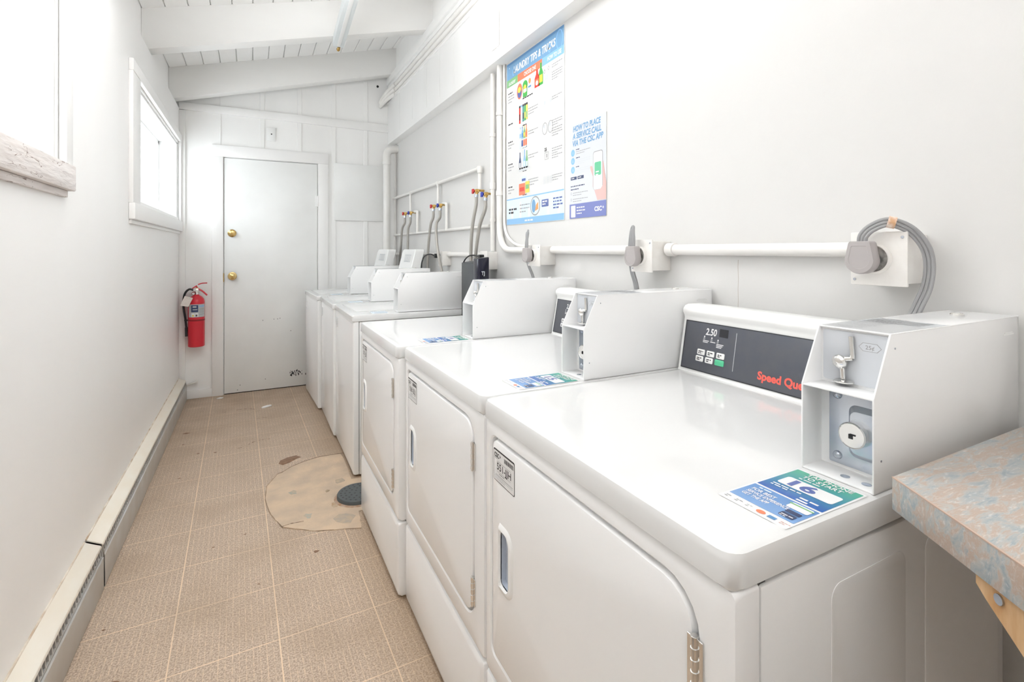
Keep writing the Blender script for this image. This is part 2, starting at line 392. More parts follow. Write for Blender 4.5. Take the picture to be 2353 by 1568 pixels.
def window(n, y0, y1, z0, z1, ty0, ty1, tz0, tz1, sm):
    bm = NB()   # box jamb lining the opening
    box(bm, -0.71, -0.552, y0, y0 + 0.018, z0, z1); box(bm, -0.71, -0.552, y1 - 0.018, y1, z0, z1)
    box(bm, -0.71, -0.552, y0, y1, z1 - 0.018, z1); box(bm, -0.71, -0.552, y0, y1, z0, z0 + 0.018)
    # stops
    for (a, b2, c, d) in ((y0 + .018, y0 + .034, z0, z1), (y1 - .034, y1 - .018, z0, z1), (y0, y1, z1 - .034, z1 - .018)):
        box(bm, -0.60, -0.558, a, b2, c, d, 0.002, 1)
    root = struct('window_%d' % n, bm, jamb_m)
    bm = NB(); ft = 0.028
    box(bm, -0.706, -0.682, y0 + .018, y0 + .018 + ft, z0 + .018, z1 - .018); box(bm, -0.706, -0.682, y1 - .018 - ft, y1 - .018, z0 + .018, z1 - .018)
    box(bm, -0.706, -0.682, y0, y1, z0 + .018, z0 + .018 + ft); box(bm, -0.706, -0.682, y0, y1, z1 - .018 - ft, z1 - .018)
    finish(bm, 'sash', plast_m, root)
    bm = NB(); box(bm, -0.698, -0.694, y0 + .02, y1 - .02, z0 + .02, z1 - .02); finish(bm, 'glass', glass_m, root, 0)
    bm = NB(); box(bm, WX, -0.530, ty0, y0 + 0.006, z0 + .012, z1 - .0061, 0.002); box(bm, WX, -0.530, y1 - 0.006, ty1, z0 + .012, z1 - .0061, 0.002)
    box(bm, WX, -0.528, ty0, ty1, z1 - 0.006, tz1, 0.003); finish(bm, 'casing', trim_m, root)
    bm = NB(); box(bm, WX, -0.522, ty0, ty1, tz0, z0 + 0.012, 0.005); box(bm, WX, -0.538, ty0 + .01, ty1 - .02, tz0 - 0.022, tz0, 0.003)
    finish(bm, 'sill_board', sm, root)
    return root
window(1, 1.42, 2.09, 1.53, 2.15, 1.34, 2.148, 1.458, 2.225, sill_m)
window(2, 3.27, 4.975, 1.49, 2.17, 3.09, 5.0, 1.418, 2.225, trim_m)

# far wall of boards with battens, its door opening cut out
FY = 5.03
bm = NB()
box(bm, -0.75, -0.225, FY, 5.12, 0, 2.07); box(bm, 0.541, 1.5, FY, 5.12, 0, 2.07); box(bm, -0.75, 1.5, FY, 5.12, 2.07, 3.3)
for x in (-0.25, 0.075, 0.384, 0.685, 0.984):
    wd = 0.004 if x < 0 else 0.019
    box(bm, x - wd, x + wd, FY - 0.008, FY, 2.16 if x < 0.6 else 0.0, 3.2, 0.002, 1)
struct('wall_back', bm, board_m)
bm = NB(); prism(bm, [(-0.55, 2.447), (1.2, 2.433), (1.2, 2.512), (-0.55, 2.507)], 5.006, FY, 'y', 0.003); struct('trim_6', bm, board_m)
bm = NB(); box(bm, -0.55, -0.505, 5.0, FY, 0, 2.44, 0.003); struct('trim_7', bm, trim_m)
bm = NB(); box(bm, -0.505, -0.313, 5.012, FY, 0, 0.072, 0.003); struct('baseboard_back', bm, trim_m)
bm = NB(); box(bm, -0.75, 1.5, -2.7, -2.6, 0, 3.4); struct('wall_front', bm, wall_m, 0)
# door
bm = NB(); box(bm, -0.222, 0.538, 5.022, 5.062, 0.008, 2.066, 0.002)
door = struct('door_1', bm, door_m)
bm = NB(); box(bm, -0.313, -0.229, 5.008, 5.034, 0, 2.0729, 0.003); box(bm, 0.545, 0.634, 5.008, 5.034, 0, 2.0729, 0.003); box(bm, -0.313, 0.634, 5.006, 5.034, 2.073, 2.172, 0.003)
finish(bm, 'door_casing', trim_m, door)
for zz in (1.72, 0.25):
    bm = NB(); cyl(bm, (0.541, 5.012, zz - .05), (0.541, 5.012, zz + .05), 0.007); box(bm, 0.520, 0.545, 5.014, 5.022, zz - .048, zz + .048); finish(bm, 'hinge', trim_m, door)
bm = NB(); lathe(bm, [(0, .030), (.012, .030), (.024, .026), (.026, .012), (.034, .006), (.034, 0)], (-0.162, 5.022, 1.409), (0, -1, 0)); d = finish(bm, 'deadbolt', brass_m, door)
bm = NB(); cyl(bm, (-0.162, 4.9915, 1.409), (-0.162, 4.988, 1.409), .006); finish(bm, 'keyhole', dbrass_m, d)
bm = NB(); lathe(bm, [(0, .062), (.014, .062), (.026, .054), (.029, .042), (.024, .030), (.012, .024), (.012, .010), (.035, .006), (.036, 0)], (-0.160, 5.022, 1.033), (0, -1, 0)); d = finish(bm, 'knob', brass_m, door)
bm = NB(); cyl(bm, (-0.160, 4.9605, 1.033), (-0.160, 4.957, 1.033), .008); finish(bm, 'keyhole', dbrass_m, d)
bm = NB(); box(bm, -0.2275, -0.222, 5.010, 5.03, 0.985, 1.06); finish(bm, 'strike_plate', dbrass_m, door)
# chipped paint at the foot of the door
pr = Print(0.0004); rnd = random.Random(3)
for i in range(34):
    u = 0.30 + abs(rnd.gauss(0, .045)) * (1 if rnd.random() < .5 else 1.6); v = 0.13 + rnd.uniform(-.022, .022); a = rnd.uniform(.0015, .006)
    pr.poly([(u + a * math.cos(t) * rnd.uniform(.5, 1.2), v + a * 2.0 * math.sin(t) * rnd.uniform(.5, 1.3)) for t in (0, 1, 2.1, 3.1, 4.2, 5.2)], I_K)
for u, v in ((-0.10, .07), (-.12, .03), (.10, .10), (.08, .63), (.17, .635), (.20, .635), (.22, .64), (.31, .52)): pr.ell(u, v, .004, .005, I_G, 1, 7)
pr.build('chipped_spots', MX((0, 5.0218, 0), (1, 0, 0), (0, 0, 1)), door)
bm = NB(); box(bm, -0.222, 0.54, 5.03, 5.06, -0.0, 0.008); finish(bm, 'threshold', black_m, door)
bm = NB(); box(bm, -0.30, 0.60, 5.064, 5.10, 0, 2.1); finish(bm, 'backing', groove_m, door)

# right wall: lower face, header standing proud, upper band
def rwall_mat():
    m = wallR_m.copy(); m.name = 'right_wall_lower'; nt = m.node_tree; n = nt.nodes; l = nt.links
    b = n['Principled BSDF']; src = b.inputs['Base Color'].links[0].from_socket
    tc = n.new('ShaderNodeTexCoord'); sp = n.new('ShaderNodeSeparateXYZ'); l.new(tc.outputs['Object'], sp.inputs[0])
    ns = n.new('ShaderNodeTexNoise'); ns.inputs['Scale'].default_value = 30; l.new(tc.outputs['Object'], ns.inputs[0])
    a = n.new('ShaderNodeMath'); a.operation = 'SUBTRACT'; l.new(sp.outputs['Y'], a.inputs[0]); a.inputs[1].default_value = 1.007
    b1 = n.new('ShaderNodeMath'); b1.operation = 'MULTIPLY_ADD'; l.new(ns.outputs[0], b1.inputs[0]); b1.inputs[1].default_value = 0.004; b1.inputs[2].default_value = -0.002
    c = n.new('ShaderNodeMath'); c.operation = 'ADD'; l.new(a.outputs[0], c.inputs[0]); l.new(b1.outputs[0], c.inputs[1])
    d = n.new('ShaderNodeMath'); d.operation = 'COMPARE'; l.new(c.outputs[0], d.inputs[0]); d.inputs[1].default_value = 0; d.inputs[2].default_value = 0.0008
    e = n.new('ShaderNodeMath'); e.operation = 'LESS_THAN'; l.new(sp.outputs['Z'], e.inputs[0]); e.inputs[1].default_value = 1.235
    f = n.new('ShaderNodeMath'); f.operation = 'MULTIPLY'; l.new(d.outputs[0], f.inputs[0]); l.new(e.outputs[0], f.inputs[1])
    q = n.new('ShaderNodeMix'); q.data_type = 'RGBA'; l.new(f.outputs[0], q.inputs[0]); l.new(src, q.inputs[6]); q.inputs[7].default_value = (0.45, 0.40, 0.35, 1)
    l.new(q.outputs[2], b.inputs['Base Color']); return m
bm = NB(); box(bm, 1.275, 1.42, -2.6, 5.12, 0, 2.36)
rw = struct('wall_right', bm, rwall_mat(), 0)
bm = NB(); box(bm, 1.20, 1.42, -2.6, 5.03, 2.315, 2.72, 0.003)
for yy in (4.572, 4.15, 3.765, 3.458, 3.167, 2.858, 2.50, 2.266, 1.9, 1.6): box(bm, 1.1985, 1.20, yy - .006, yy + .006, 2.37, 2.71, 0.001, 1)
finish(bm, 'header_board', board_m, rw)
bm = NB(); box(bm, 1.235, 1.42, -2.6, 5.03, 2.72, 3.35); finish(bm, 'upper_board', board_m, rw)
bm = NB(); box(bm, 1.185, 1.235, -2.6, 5.02, 2.90, 2.972, 0.006); box(bm, 1.20, 1.235, -2.6, 5.02, 2.865, 2.90, 0.004); box(bm, 1.19, 1.235, -2.6, 5.02, 2.716, 2.728, .003)
finish(bm, 'rail_moulding', board_m, rw)
st_m = mat('tan_stain', (0.80, 0.735, 0.66), 0.5, var=(30, (0.82, 0.80, 0.78), 1.0))
pr = Print(0.0004); pr.rect(0, 0, .10, .215, st_m); pr.build('unpainted_strip', facing_mx((1.1982, 2.565, 2.385)), rw)
# low wall moulding edge by the far corner
bm = NB(); box(bm, 1.262, 1.275, 4.97, 5.03, 0.9, 2.315, .003); finish(bm, 'corner_strip', pipe_m, rw)

# ================================================================== HEATERS
def heater(y0, y1, label, npost):
    t = thing('baseboard_heater', (-0.52, (y0 + y1) / 2, 0), label, 'heater', 'baseboard heaters along the left wall')
    bm = NB(); prism(bm, [(-0.549, 0.165), (-0.549, 0.191), (-0.500, 0.166), (-0.497, 0.158), (-0.503, 0.158)], y0, y1, 'y', 0.0012); wpart(bm, 'top_cover', cream_m, t)
    bm = NB(); prism(bm, [(-0.5499, 0.186), (-0.5499, 0.1935), (-0.5465, 0.1925), (-0.545, 0.188)], y0, y1, 'y'); wpart(bm, 'caulk_line', mat('old_caulk', (.80, .74, .64), .7, var=(30, (.42, .28, .16), .8, (1, .5, 1))), t)
    bm = NB(); prism(bm, [(-0.497, 0.004), (-0.4915, 0.004), (-0.4915, 0.121), (-0.497, 0.124)], y0, y1, 'y', 0.001); wpart(bm, 'front_panel', hchrome_m, t)
    bm = NB(); box(bm, -0.549, -0.512, y0 + .003, y1 - .003, 0.005, 0.162); wpart(bm, 'element', dark_m, t, smooth=0)
    bm = NB(); n = int((y1 - y0) / 0.026)
    for i in range(n):
        y = y0 + (i + .5) * (y1 - y0) / n
        prism(bm, [(-0.506, 0.110), (-0.4980, 0.110), (-0.5015, 0.160), (-0.506, 0.160)], y - .0032, y + .0032, 'y')
    prism(bm, [(-0.506, 0.121), (-0.4975, 0.121), (-0.4985, 0.128), (-0.506, 0.128)], y0, y1, 'y')
    o = wpart(bm, 'grille', hchrome_m, t, smooth=0)
    for yy in (y0, y1 - .003):
        bm = NB(); prism(bm, [(-0.549, 0.002), (-0.492, 0.002), (-0.494, 0.13), (-0.502, 0.162), (-0.549, 0.186)], yy, yy + .003, 'y')
        wpart(bm, 'end_cap', hchrome_m, t)
    return t
heater(-2.2, 2.350, 'long cream-topped baseboard heater nearest the viewer along the left wall', 0)
heater(2.368, 4.985, 'cream-topped baseboard heater beyond the joint, running to the far corner', 0)
t = thing('heater_pipe', (-0.46, 4.99, 0.12), 'white painted pipe stub above the far end of the baseboard heater', 'pipe')
bm = NB(); tube(bm, [(-0.50, 5.01, .115), (-0.485, 4.995, .125), (-0.43, 4.99, .143)], .008); wpart(bm, 'pipe', pipe_m, t)
bm = NB(); cyl(bm, (-.43, 4.99, .143), (-.416, 4.989, .148), .0105); wpart(bm, 'cap', pipe_m, t)

# ================================================================== MACHINES
def dup(root, loc, rz, label, group=None):
    r = root.copy(); COL.objects.link(r); r.location = loc; r.rotation_euler = (0, 0, rz); r['label'] = label
    if group: r['group'] = group
    for ch in list(root.children):
        c = ch.copy(); COL.objects.link(c); c.parent = r
        for g in list(ch.children):
            q = g.copy(); COL.objects.link(q); q.parent = c
    return r
def coin_box(root, bx, by0, by1, zb, zt, xb):
    """coin meter case standing on a machine top, open towards the aisle; machine-local coordinates"""
    zs = zb + (zt - zb) * 0.60; xt = bx + 0.045; xr = bx + 0.050; th = 0.0028
    side = [(bx, zb), (bx, zs), (xt, zt), (xb, zt), (xb, zb)]
    bm = NB()
    prism(bm, side, by0, by0 + th, 'y', 0.0009); prism(bm, side, by1 - th, by1, 'y', 0.0009)
    box(bm, xt, xb, by0, by1, zt - th, zt, 0.0012)
    box(bm, xb - th, xb, by0, by1, zb, zt); box(bm, bx + .0006, xr + .01, by0, by1, zb, zb + th, .0008)
    box(bm, bx + .0006, xr, by0 + th, by1 - th, zs - th, zs, .0008)
    box(bm, xr, xr + .003, by0 + th, by1 - th, zb, zs); box(bm, xr + .001, xr + .004, by0 + th, by1 - th, zs, zt - th)
    cb = finish(bm, 'coin_box', steel_m, root)
    # upper plate with coin slide
    bm = NB(); loft(bm, [X3(rr(by0 + .006, by1 - .006, zs + .004, zt - .006, .004), xr + .001), X3(rr(by0 + .006, by1 - .006, zs + .004, zt - .006, .004), xr - .0012)], True, True)
    finish(bm, 'slide_plate', mat('pale_grey_steel', (0.62, 0.645, 0.68), .3), cb)
    yc = by0 + (by1 - by0) * 0.62
    bm = NB(); xf = xr - .004
    tube(bm, [(xf, yc - .010, zt - .012), (xf, yc - .012, zt - .038), (xf - .001, yc - .013, zt - .046)], [.0036, .0036, .0036], 12)
    tube(bm, [(xf - .001, yc - .013, zt - .046), (xf - .004, yc - .002, zt - .048), (xf - .008, yc + .003, zt - .05)], [.0032, .004, .0045], 12)
    lathe(bm, [(0, .0), (.006, .0007), (.0100, .0035), (.0115, .008), (.0100, .0128), (.006, .0155), (0, .0162)], (xf - .013, yc + .006, zt - .0555), (0.35, -.1, .1), 18)
    tube(bm, [(xf - .004, yc + .001, zt - .062), (xf - .003, yc, zs + .010)], .0037, 12)
    lathe(bm, [(0, 0), (.014, 0), (.0145, .0015), (.012, .0032), (0, .0038)], (xf - .003, yc - .001, zs + .0055), (0, 0, 1), 20)
    finish(bm, 'coin_slide', chrome_m, cb)
    pr = Print(); hx = [(0, .0065), (.006, 0), (.026, 0), (.032, .0065), (.026, .013), (.006, .013)]
    pr.poly(hx, I_G, 1); pr.poly([(.016 + (u - .016) * .95, .0065 + (v - .0065) * .90) for u, v in hx], ink('pale_steel', (.64, .665, .70)), 2)
    pr.text('25¢', .016, .0033, .0088, I_G, 3, align='CENTER', bold=.0001)
    pr.build('price_mark', facing_mx((xr - .0013, by0 + .046, zt - .032)), cb)
    # lower plate: galvanised, with lock
    bm = NB(); a0, a1, b0, b1 = by0 + .004, by1 - .016, zb + .008, zs - .006
    loft(bm, [X3(rr(a0, a1, b0, b1, .003), xr + .001), X3(rr(a0, a1, b0, b1, .003), xr - .0015), X3(rr(a0 + .002, a1 - .030, b0 + .018, b1 - .022, .012), xr - .002),
              X3(rr(a0 + .006, a1 - .036, b0 + .026, b1 - .030, .010), xr - .010)], True, True)
    finish(bm, 'lock_plate', galv_m, cb)
    for zz in (b0 + .013, b1 - .012):
        bm = NB(); lathe(bm, [(0, .006), (.003, .0055), (.006, .003), (.007, 0)], (xr - .0012, a1 - .013, zz), (-1, 0, 0), 16); finish(bm, 'rivet', galv_m, cb)
    yl, zl = a0 + .042, (b0 + b1) / 2 - .004
    bm = NB(); lathe(bm, [(.0185, 0), (.0200, .012), (.0200, .0160), (.0185, .0180), (.0178, .0170), (0, .0170)], (xr - .004, yl, zl), (-1, 0, 0), 30)
    lk = finish(bm, 'lock', chrome_m, cb)
    bm = NB(); box(bm, xr - .0218, xr - .0208, yl - .002, yl + .004, zl - .005, zl + .002); box(bm, xr - .0218, xr - .0208, yl - .006, yl + .002, zl + .0005, zl + .003)
    bm.to_mesh(bpy.data.meshes.new('x')); finish(bm, 'lock_keyway', black_m, cb)
    for (px, py) in ((bx + .020, by0 + .050), (bx + .020, by0 + .020)):
        bm = NB(); lathe(bm, [(.0065, 0), (.0065, .0006), (.005, .0009), (0, .0009)], (px, py, zb + th), (0, 0, 1), 18); finish(bm, 'screw', galv_m, cb)
    # instruction plate on top, top lock, embossed mark on the side
    pr = Print(0.0003); pr.rect(0, 0, by1 - by0 - .006, .105, I_SG, 1)
    pr.rect(.0, .105, by1 - by0 - .006, .172, I_LG, 1)
    for i in range(13): pr.lines(.006, .168 - i * .0125, .078, 1, .01, .0016 if i % 3 else .003, I_K if i < 6 else I_G, 2, seed=i)
    for i in range(4): pr.rect(.004, .110 + i * .014, .088, .118 + i * .014, I_G, 2)
    pr.build('instruction_plate', MX((xt + .004, by1 - .003, zt), (0, -1, 0), (1, 0, 0)), cb)
    bm = NB(); lathe(bm, [(.011, 0), (.011, .003), (.0095, .0045), (.0085, .0035), (0, .0035)], (xb - .10, (by0 + by1) / 2, zt), (0, 0, 1), 22); finish(bm, 'top_lock', chrome_m, cb)
    bm = NB(); box(bm, xb - .065, xb - .022, by0 - .0007, by0 + .0002, zt - .032, zt - .0295); box(bm, xb - .06, xb - .028, by0 - .0007, by0 + .0002, zt - .0285, zt - .0270)
    finish(bm, 'embossed_mark', steel2_m, cb)
    for (xx, zz) in ((bx + .055, zt - .022), (bx + .018, zb + .045)):
        bm = NB(); cyl(bm, (xx, by0 - .0006, zz), (xx, by0 + .001, zz), .0016, seg=10); finish(bm, 'pin', galv_m, cb)
    return cb

W = 0.695; BT = 0.873; LT = 0.917
def make_dryer(loc, label):
    root = thing('dryer', loc, label, 'clothes dryer', 'white coin dryers')
    # cabinet wrap (sides) behind the front panel
    bm = NB(); box(bm, 0.0465, 0.70, 0.001, W - .001, 0.02, BT - .006, 0.005, 2)
    for (x0, x1) in ((0.185, 0.367), (0.425, 0.676)):   # pressed panels on the side that faces the viewer
        L = rr(x0, x1, 0.10, 0.826, .020, 6)
        loft(bm, [Y3(L, 0.0014), Y3(L, 0.0004), Y3(rr(x0 + .003, x1 - .003, 0.103, 0.823, .018, 6), -0.0004)], False, True)
    finish(bm, 'cabinet', steel2_m, root)
    bm = NB(); box(bm, 0.03, 0.06, 0.006, W - .006, 0.03, BT + .006); finish(bm, 'inner_frame', groove_m, root, 0)
    # front panel with a door recess
    L0 = rr(0, W, 0.284, BT, .006); L1 = rr(.004, W - .004, 0.288, BT - .004, .010); L2 = rr(.018, W - .018, 0.300, BT - .014, .016)
    H0 = rr(.050, W - .037, .343, .846, (.060, .026, .026, .060)); H1 = rr(.054, W - .041, .347, .842, (.056, .022, .022, .056))
    bm = NB(); loft(bm, [X3(L0, .041), X3(L0, .016), X3(L1, .005), X3(L2, .0), X3(H0, .0), X3(H1, .003), X3(H1, .016)], True, True)
    finish(bm, 'front_panel', steel_m, root)
    # lower kick panel
    bm = NB(); K0 = rr(0, W, 0.012, 0.279, .006); K1 = rr(.004, W - .004, 0.016, 0.275, .010); K2 = rr(.018, W - .018, 0.03, 0.266, .012)
    loft(bm, [X3(K0, .041), X3(K0, .016), X3(K1, .005), X3(K2, .0)], True, True); finish(bm, 'kick_panel', steel_m, root)
    # door with its handle pocket
    D0 = rr(.060, W - .050, .351, .836, (.052, .018, .018, .052)); D1 = rr(.062, W - .052, .353, .834, (.05, .016, .016, .05)); D2 = rr(.068, W - .058, .359, .828, (.046, .012, .012, .046))
    P0 = rr(.560, .600, .532, .648, .010); 
    bm = NB(); loft(bm, [X3(D0, .015), X3(D0, .004), X3(D1, .000), X3(D2, -.002), X3(P0, -.002), X3(P0, .012)], True, True)
    dr = finish(bm, 'door', steel_m, root)
    bm = NB()   # crescent handle rim standing proud, pocket lined grey
    R0 = rr(.541, .606, .516, .664, (.034, .004, .004, .034)); R1 = rr(.546, .604, .522, .658, (.030, .004, .004, .030)); R2 = rr(.556, .603, .528, .652, (.020, .004, .004, .020)); R3 = rr(.560, .600, .532, .648, .010)
    R0 = [(a, b) for a, b in R0]
    loft(bm, [X3(R0, -.0018), X3(R1, -.0062), X3(R2, -.0066), X3(R3, -.003), X3(R3, .0112)])
    finish(bm, 'handle', plast_m, dr)
    bm = NB(); loft(bm, [X3(rr(.5605, .5995, .5325, .6475, .010), .0), X3(rr(.5605, .5995, .5325, .6475, .010), .0108)], False, True); finish(bm, 'handle_pocket', pocket_m, dr)
    for zz in (.719, .385):
        bm = NB(); cyl(bm, (-.003, .056, zz), (-.003, .056, zz + .072), .0042, seg=12)
        for k in range(5): cyl(bm, (-.003, .056, zz + .004 + k * .0145), (-.003, .056, zz + .0135 + k * .0145), .0052, seg=12)
        box(bm, -.0028, .003, .044, .056, zz + .003, zz + .069, .0006, 1); box(bm, -.0034, .0, .056, .068, zz + .003, zz + .069, .0006, 1)
        finish(bm, 'hinge', chrome_m, root)
    # top
    bm = NB(); x0, x1 = -.004, .704; y0, y1 = -.001, W + .001
    loft(bm, [Z3(rr(x0 + .006, x1, y0 + .006, y1 - .006, .012), BT - .002), Z3(rr(x0, x1, y0, y1, .024), BT + .003), Z3(rr(x0, x1, y0, y1, .024), LT - .012), Z3(rr(x0 + .0035, x1 - .001, y0 + .0035, y1 - .0035, .024), LT - .0035),
              Z3(rr(x0 + .012, x1 - .002, y0 + .012, y1 - .012, .02), LT), Z3(rr(x0 + .022, x1 - .01, y0 + .022, y1 - .022, .022), LT), Z3(rr(x0 + .030, x1 - .02, y0 + .030, y1 - .030, .024), LT - .0005)], True, True)
    finish(bm, 'top_panel', lidw_m, root)
    # control console
    c0, c1 = .117, W - .004
    prof = [(.620, LT - .001), (.6225, LT + .006), (.6485, LT + .150), (.6465, LT + .157), (.641, LT + .166), (.642, LT + .176), (.650, LT + .184), (.662, LT + .188), (.715, LT + .188), (.722, LT + .182), (.722, LT - .001)]
    bm = NB(); prism(bm, prof, c0, c1, 'y', 0); cs = finish(bm, 'console', plast_m, root, 50)
    sl = Vector((.026, 0, .144)).normalized(); nrm = Vector((-sl.z, 0, sl.x))
    M = MX(Vector((.6225, c1 - .010, LT + .008)) + nrm * .0008, (0, -1, 0), sl)   # u to the reader's right, v up the slope
    w_, h_ = c1 - c0 - .012, .137
    bm = NB(); loft(bm, [Z3(rr(0, w_, 0, h_, .002), -.003), Z3(rr(0, w_, 0, h_, .002), .0), Z3(rr(.001, w_ - .001, .001, h_ - .001, .002), .0006)], True, True); bm.transform(M)
    finish(bm, 'control_panel', slate_m, cs)
    pr = Print(.0002); z0 = 5
    pr.outline(0, 0, w_, h_, .0022, I_K, z0)
    pr.text('2.50', .074, .104, .026, I_W, z0, bold=.0006, shear=.15, width=.037); pr.rrect(.120, .104, .148, .126, .001, I_K, z0)
    for (u, v, k) in ((.068, .086, 2), (.093, .085, 1), (.114, .082, 3)):
        pr.ell(u + .004, v + .012, .0022, .0026, I_W, z0, 10)
        for i in range(k): pr.rect(u, v - .0 - i * .004, u + .014 + .003 * (k - i), v + .0022 - i * .004, I_W, z0)
        pr.outline(u + .001, v + .004, u + .006, v + .0085, .001, I_LG, z0)
    pr.rect(.173, .022, .1745, .122, I_LG, z0)
    pr.text('Speed Queen', .246, .020, .027, I_RD, z0, bold=.0011, width=.142)
    pr.build('printed_legend', M, cs)
    for r_ in range(2):
        for c_ in range(3):
            u, v = .054 + c_ * .0325 - r_ * .003, .046 - r_ * .0185
            bm = NB(); g = (r_ == 1 and c_ == 2); a = .0255 if not g else .029
            loft(bm, [Z3(rr(u, u + a, v, v + .0155, .003), 0), Z3(rr(u, u + a, v, v + .0155, .003), .0022), Z3(rr(u + .001, u + a - .001, v + .001, v + .0145, .003), .003)], True, True); bm.transform(M)
            finish(bm, 'button', mat('green_button', (0.10, 0.55, 0.30), .4) if g else plast_m, cs)
            if not g:
                p2 = Print(.0002); p2.lines(u + .005, v + .0085, .016, 2, .0045, .0026, I_K, 16, seed=c_ + r_ * 3); p2.build('button_print', M, cs)
    coin_box(root, .295, .006, .112, LT, LT + .225, .778)
    # feet
    for (fx, fy) in ((.06, .05), (.06, W - .05), (.64, .05), (.64, W - .05)):
        bm = NB(); cyl(bm, (fx, fy, 0), (fx, fy, .03), .02, .016, 14); finish(bm, 'foot', black_m, root)
    return root
def tap_sticker(root, num, bx, y0, z):
    """pay-by-phone sticker on the machine top in front of the coin box; reader stands in the aisle"""
    w_, d1, d2 = .096, .100, .056
    def grad(name, c0, c1, a, b):
        if name in MATS: return MATS[name]
        m = mat(name, c0, .25); n = m.node_tree.nodes; l = m.node_tree.links
        tc = n.new('ShaderNodeTexCoord'); sp = n.new('ShaderNodeSeparateXYZ'); l.new(tc.outputs['Object'], sp.inputs[0])
        r = n.new('ShaderNodeValToRGB'); mp = n.new('ShaderNodeMapRange'); mp.inputs['From Min'].default_value = a; mp.inputs['From Max'].default_value = b
        l.new(sp.outputs['X'], mp.inputs[0]); l.new(mp.outputs[0], r.inputs[0]); r.color_ramp.elements[0].color = (*c0, 1); r.color_ramp.elements[1].color = (*c1, 1)
        l.new(r.outputs[0], n['Principled BSDF'].inputs['Base Color']); return m
    g1 = grad('sticker_print_top', (.03, .12, .42), (.07, .38, .27), bx - .108, bx - .02); g2 = grad('sticker_print_low', (.18, .33, .60), (.10, .24, .52), bx - .17, bx - .11)
    pr = Print(.00022)
    pr.rrect(-.003, -.020, w_ + .003, d1 + d2 + .006, .002, I_W, 1)
    pr.rrect(0, 0, w_, d2, .001, g2, 2); pr.rrect(0, d2 + .004, w_, d2 + d1 + .002, .001, g1, 2)
    pr.text('TAP PHONE', .020, .147, .0128, I_W, 4, bold=.0003, width=.066); pr.text('TO START', .020, .135, .0128, I_W, 4, bold=.0003, width=.058)
    pr.lines(.020, .128, .054, 1, .004, .0028, I_W, 4)
    pr.rrect(.010, .090, .090, .122, .005, I_W, 4)
    pr.text(num, .016, .0950, .032, I_N, 5, bold=.0012, width=.038)
    pr.lines(.010, .082, .044, 2, .006, .0028, I_W, 4, seed=4)
    pr.text('A1', .060, .066, .018, I_W, 4, width=.022) if False else pr.lines(.058, .070, .026, 2, .008, .004, I_W, 4, seed=9)
    pr.lines(.012, .048, .034, 1, .004, .0028, I_PB, 4)
    for i, s_ in enumerate(('FOR BEST', 'SERVICE EXPERIENCE', 'GET THE APP')): pr.text(s_, .008, .036 - i * .0108, .0105, I_W, 4, bold=.0002, width=(.036, .062, .040)[i])
    pr.rrect(.062, .034, .092, .052, .003, I_W, 4); pr.rect(.060, .046, .093, .049, I_GR, 5); pr.rrect(.070, .006, .090, .018, .002, I_DN, 4); pr.rrect(.070, .020, .090, .029, .002, I_DN, 4)
    pr.lines(.072, .010, .016, 2, .004, .002, I_W, 5)
    for i, (c, ww) in enumerate(((I_G, .008), (I_G, .010), (I_SG, .010), (I_OR, .013), (I_B, .011), (I_SK, .013))):
        u = .002 + i * .0165
        if i == 3: pr.ell(u + .006, -.010, .0065, .0048, c, 3, 14)
        elif i == 4: pr.rect(u, -.0135, u + ww, -.0065, c, 3)
        else: pr.lines(u, -.009, ww, 2, .004, .0018, c, 3, seed=i)
    pr.build('payment_sticker', MX((bx - d1 - d2 - .016, y0 + w_, z), (0, -1, 0), (1, 0, 0)), root)
def id_label(root, num, y1, z1):
    w_, h_ = .100, .070; pr = Print(.0002)
    pr.rrect(-.0005, -.0005, w_ + .0005, h_ + .0005, .004, I_K, 1); pr.rrect(.0014, .0012, w_ - .0014, h_ - .0030, .003, I_W, 2)
    pr.text('CSC', .004, .053, .0135, I_K, 3, bold=.0005, width=.024); pr.rect(.030, .058, .036, .0595, I_K, 3); pr.rect(.0322, .0555, .0338, .062, I_K, 3)
    pr.lines(.004, .0495, .026, 1, .002, .0014, I_G, 3)
    for i in range(17): pr.rect(.052 + i * .0026, .053, .052 + i * .0026 + (.0017 if i % 3 else .0009), .0625, I_K, 3)
    pr.rect(.017, .0445, .083, .0455, I_G, 3)
    pr.text(num, .016, .0275, .0215, I_K, 3, bold=.00035, width=.068)
    pr.rect(.017, .0228, .083, .0236, I_G, 3); pr.lines(.028, .0185, .042, 1, .002, .0022, I_G, 3)
    pr.rect(.010, .0135, .092, .0148, I_G, 3); pr.lines(.006, .0095, .088, 2, .0042, .0022, I_LG, 3, seed=5)
    pr.build('identity_label', facing_mx((-.0021, y1, z1 - h_)), root)

d1 = make_dryer((0.485, 0.387, 0), 'nearest white coin dryer, its number 16 payment sticker readable, beside the speckled counter')
def kids(r): return [o for o in r.children]
d2 = dup(d1, (0.485, 1.086, 0), 0, 'second white coin dryer, between the nearest dryer and the one by the drain')
d3 = dup(d1, (0.462, 1.7865, 0), 0, 'third white coin dryer, standing just in front of the floor drain')
tap_sticker(d1, '16', .295, .012, LT - .0001); tap_sticker(d2, '15', .295, .012, LT - .0001); tap_sticker(d3, '14', .295, .012, LT - .0001)
id_label(d1, '551-JJH', .634, .820); id_label(d2, '559-2LJ', .634, .820); id_label(d3, '55 JJ', .634, .820)

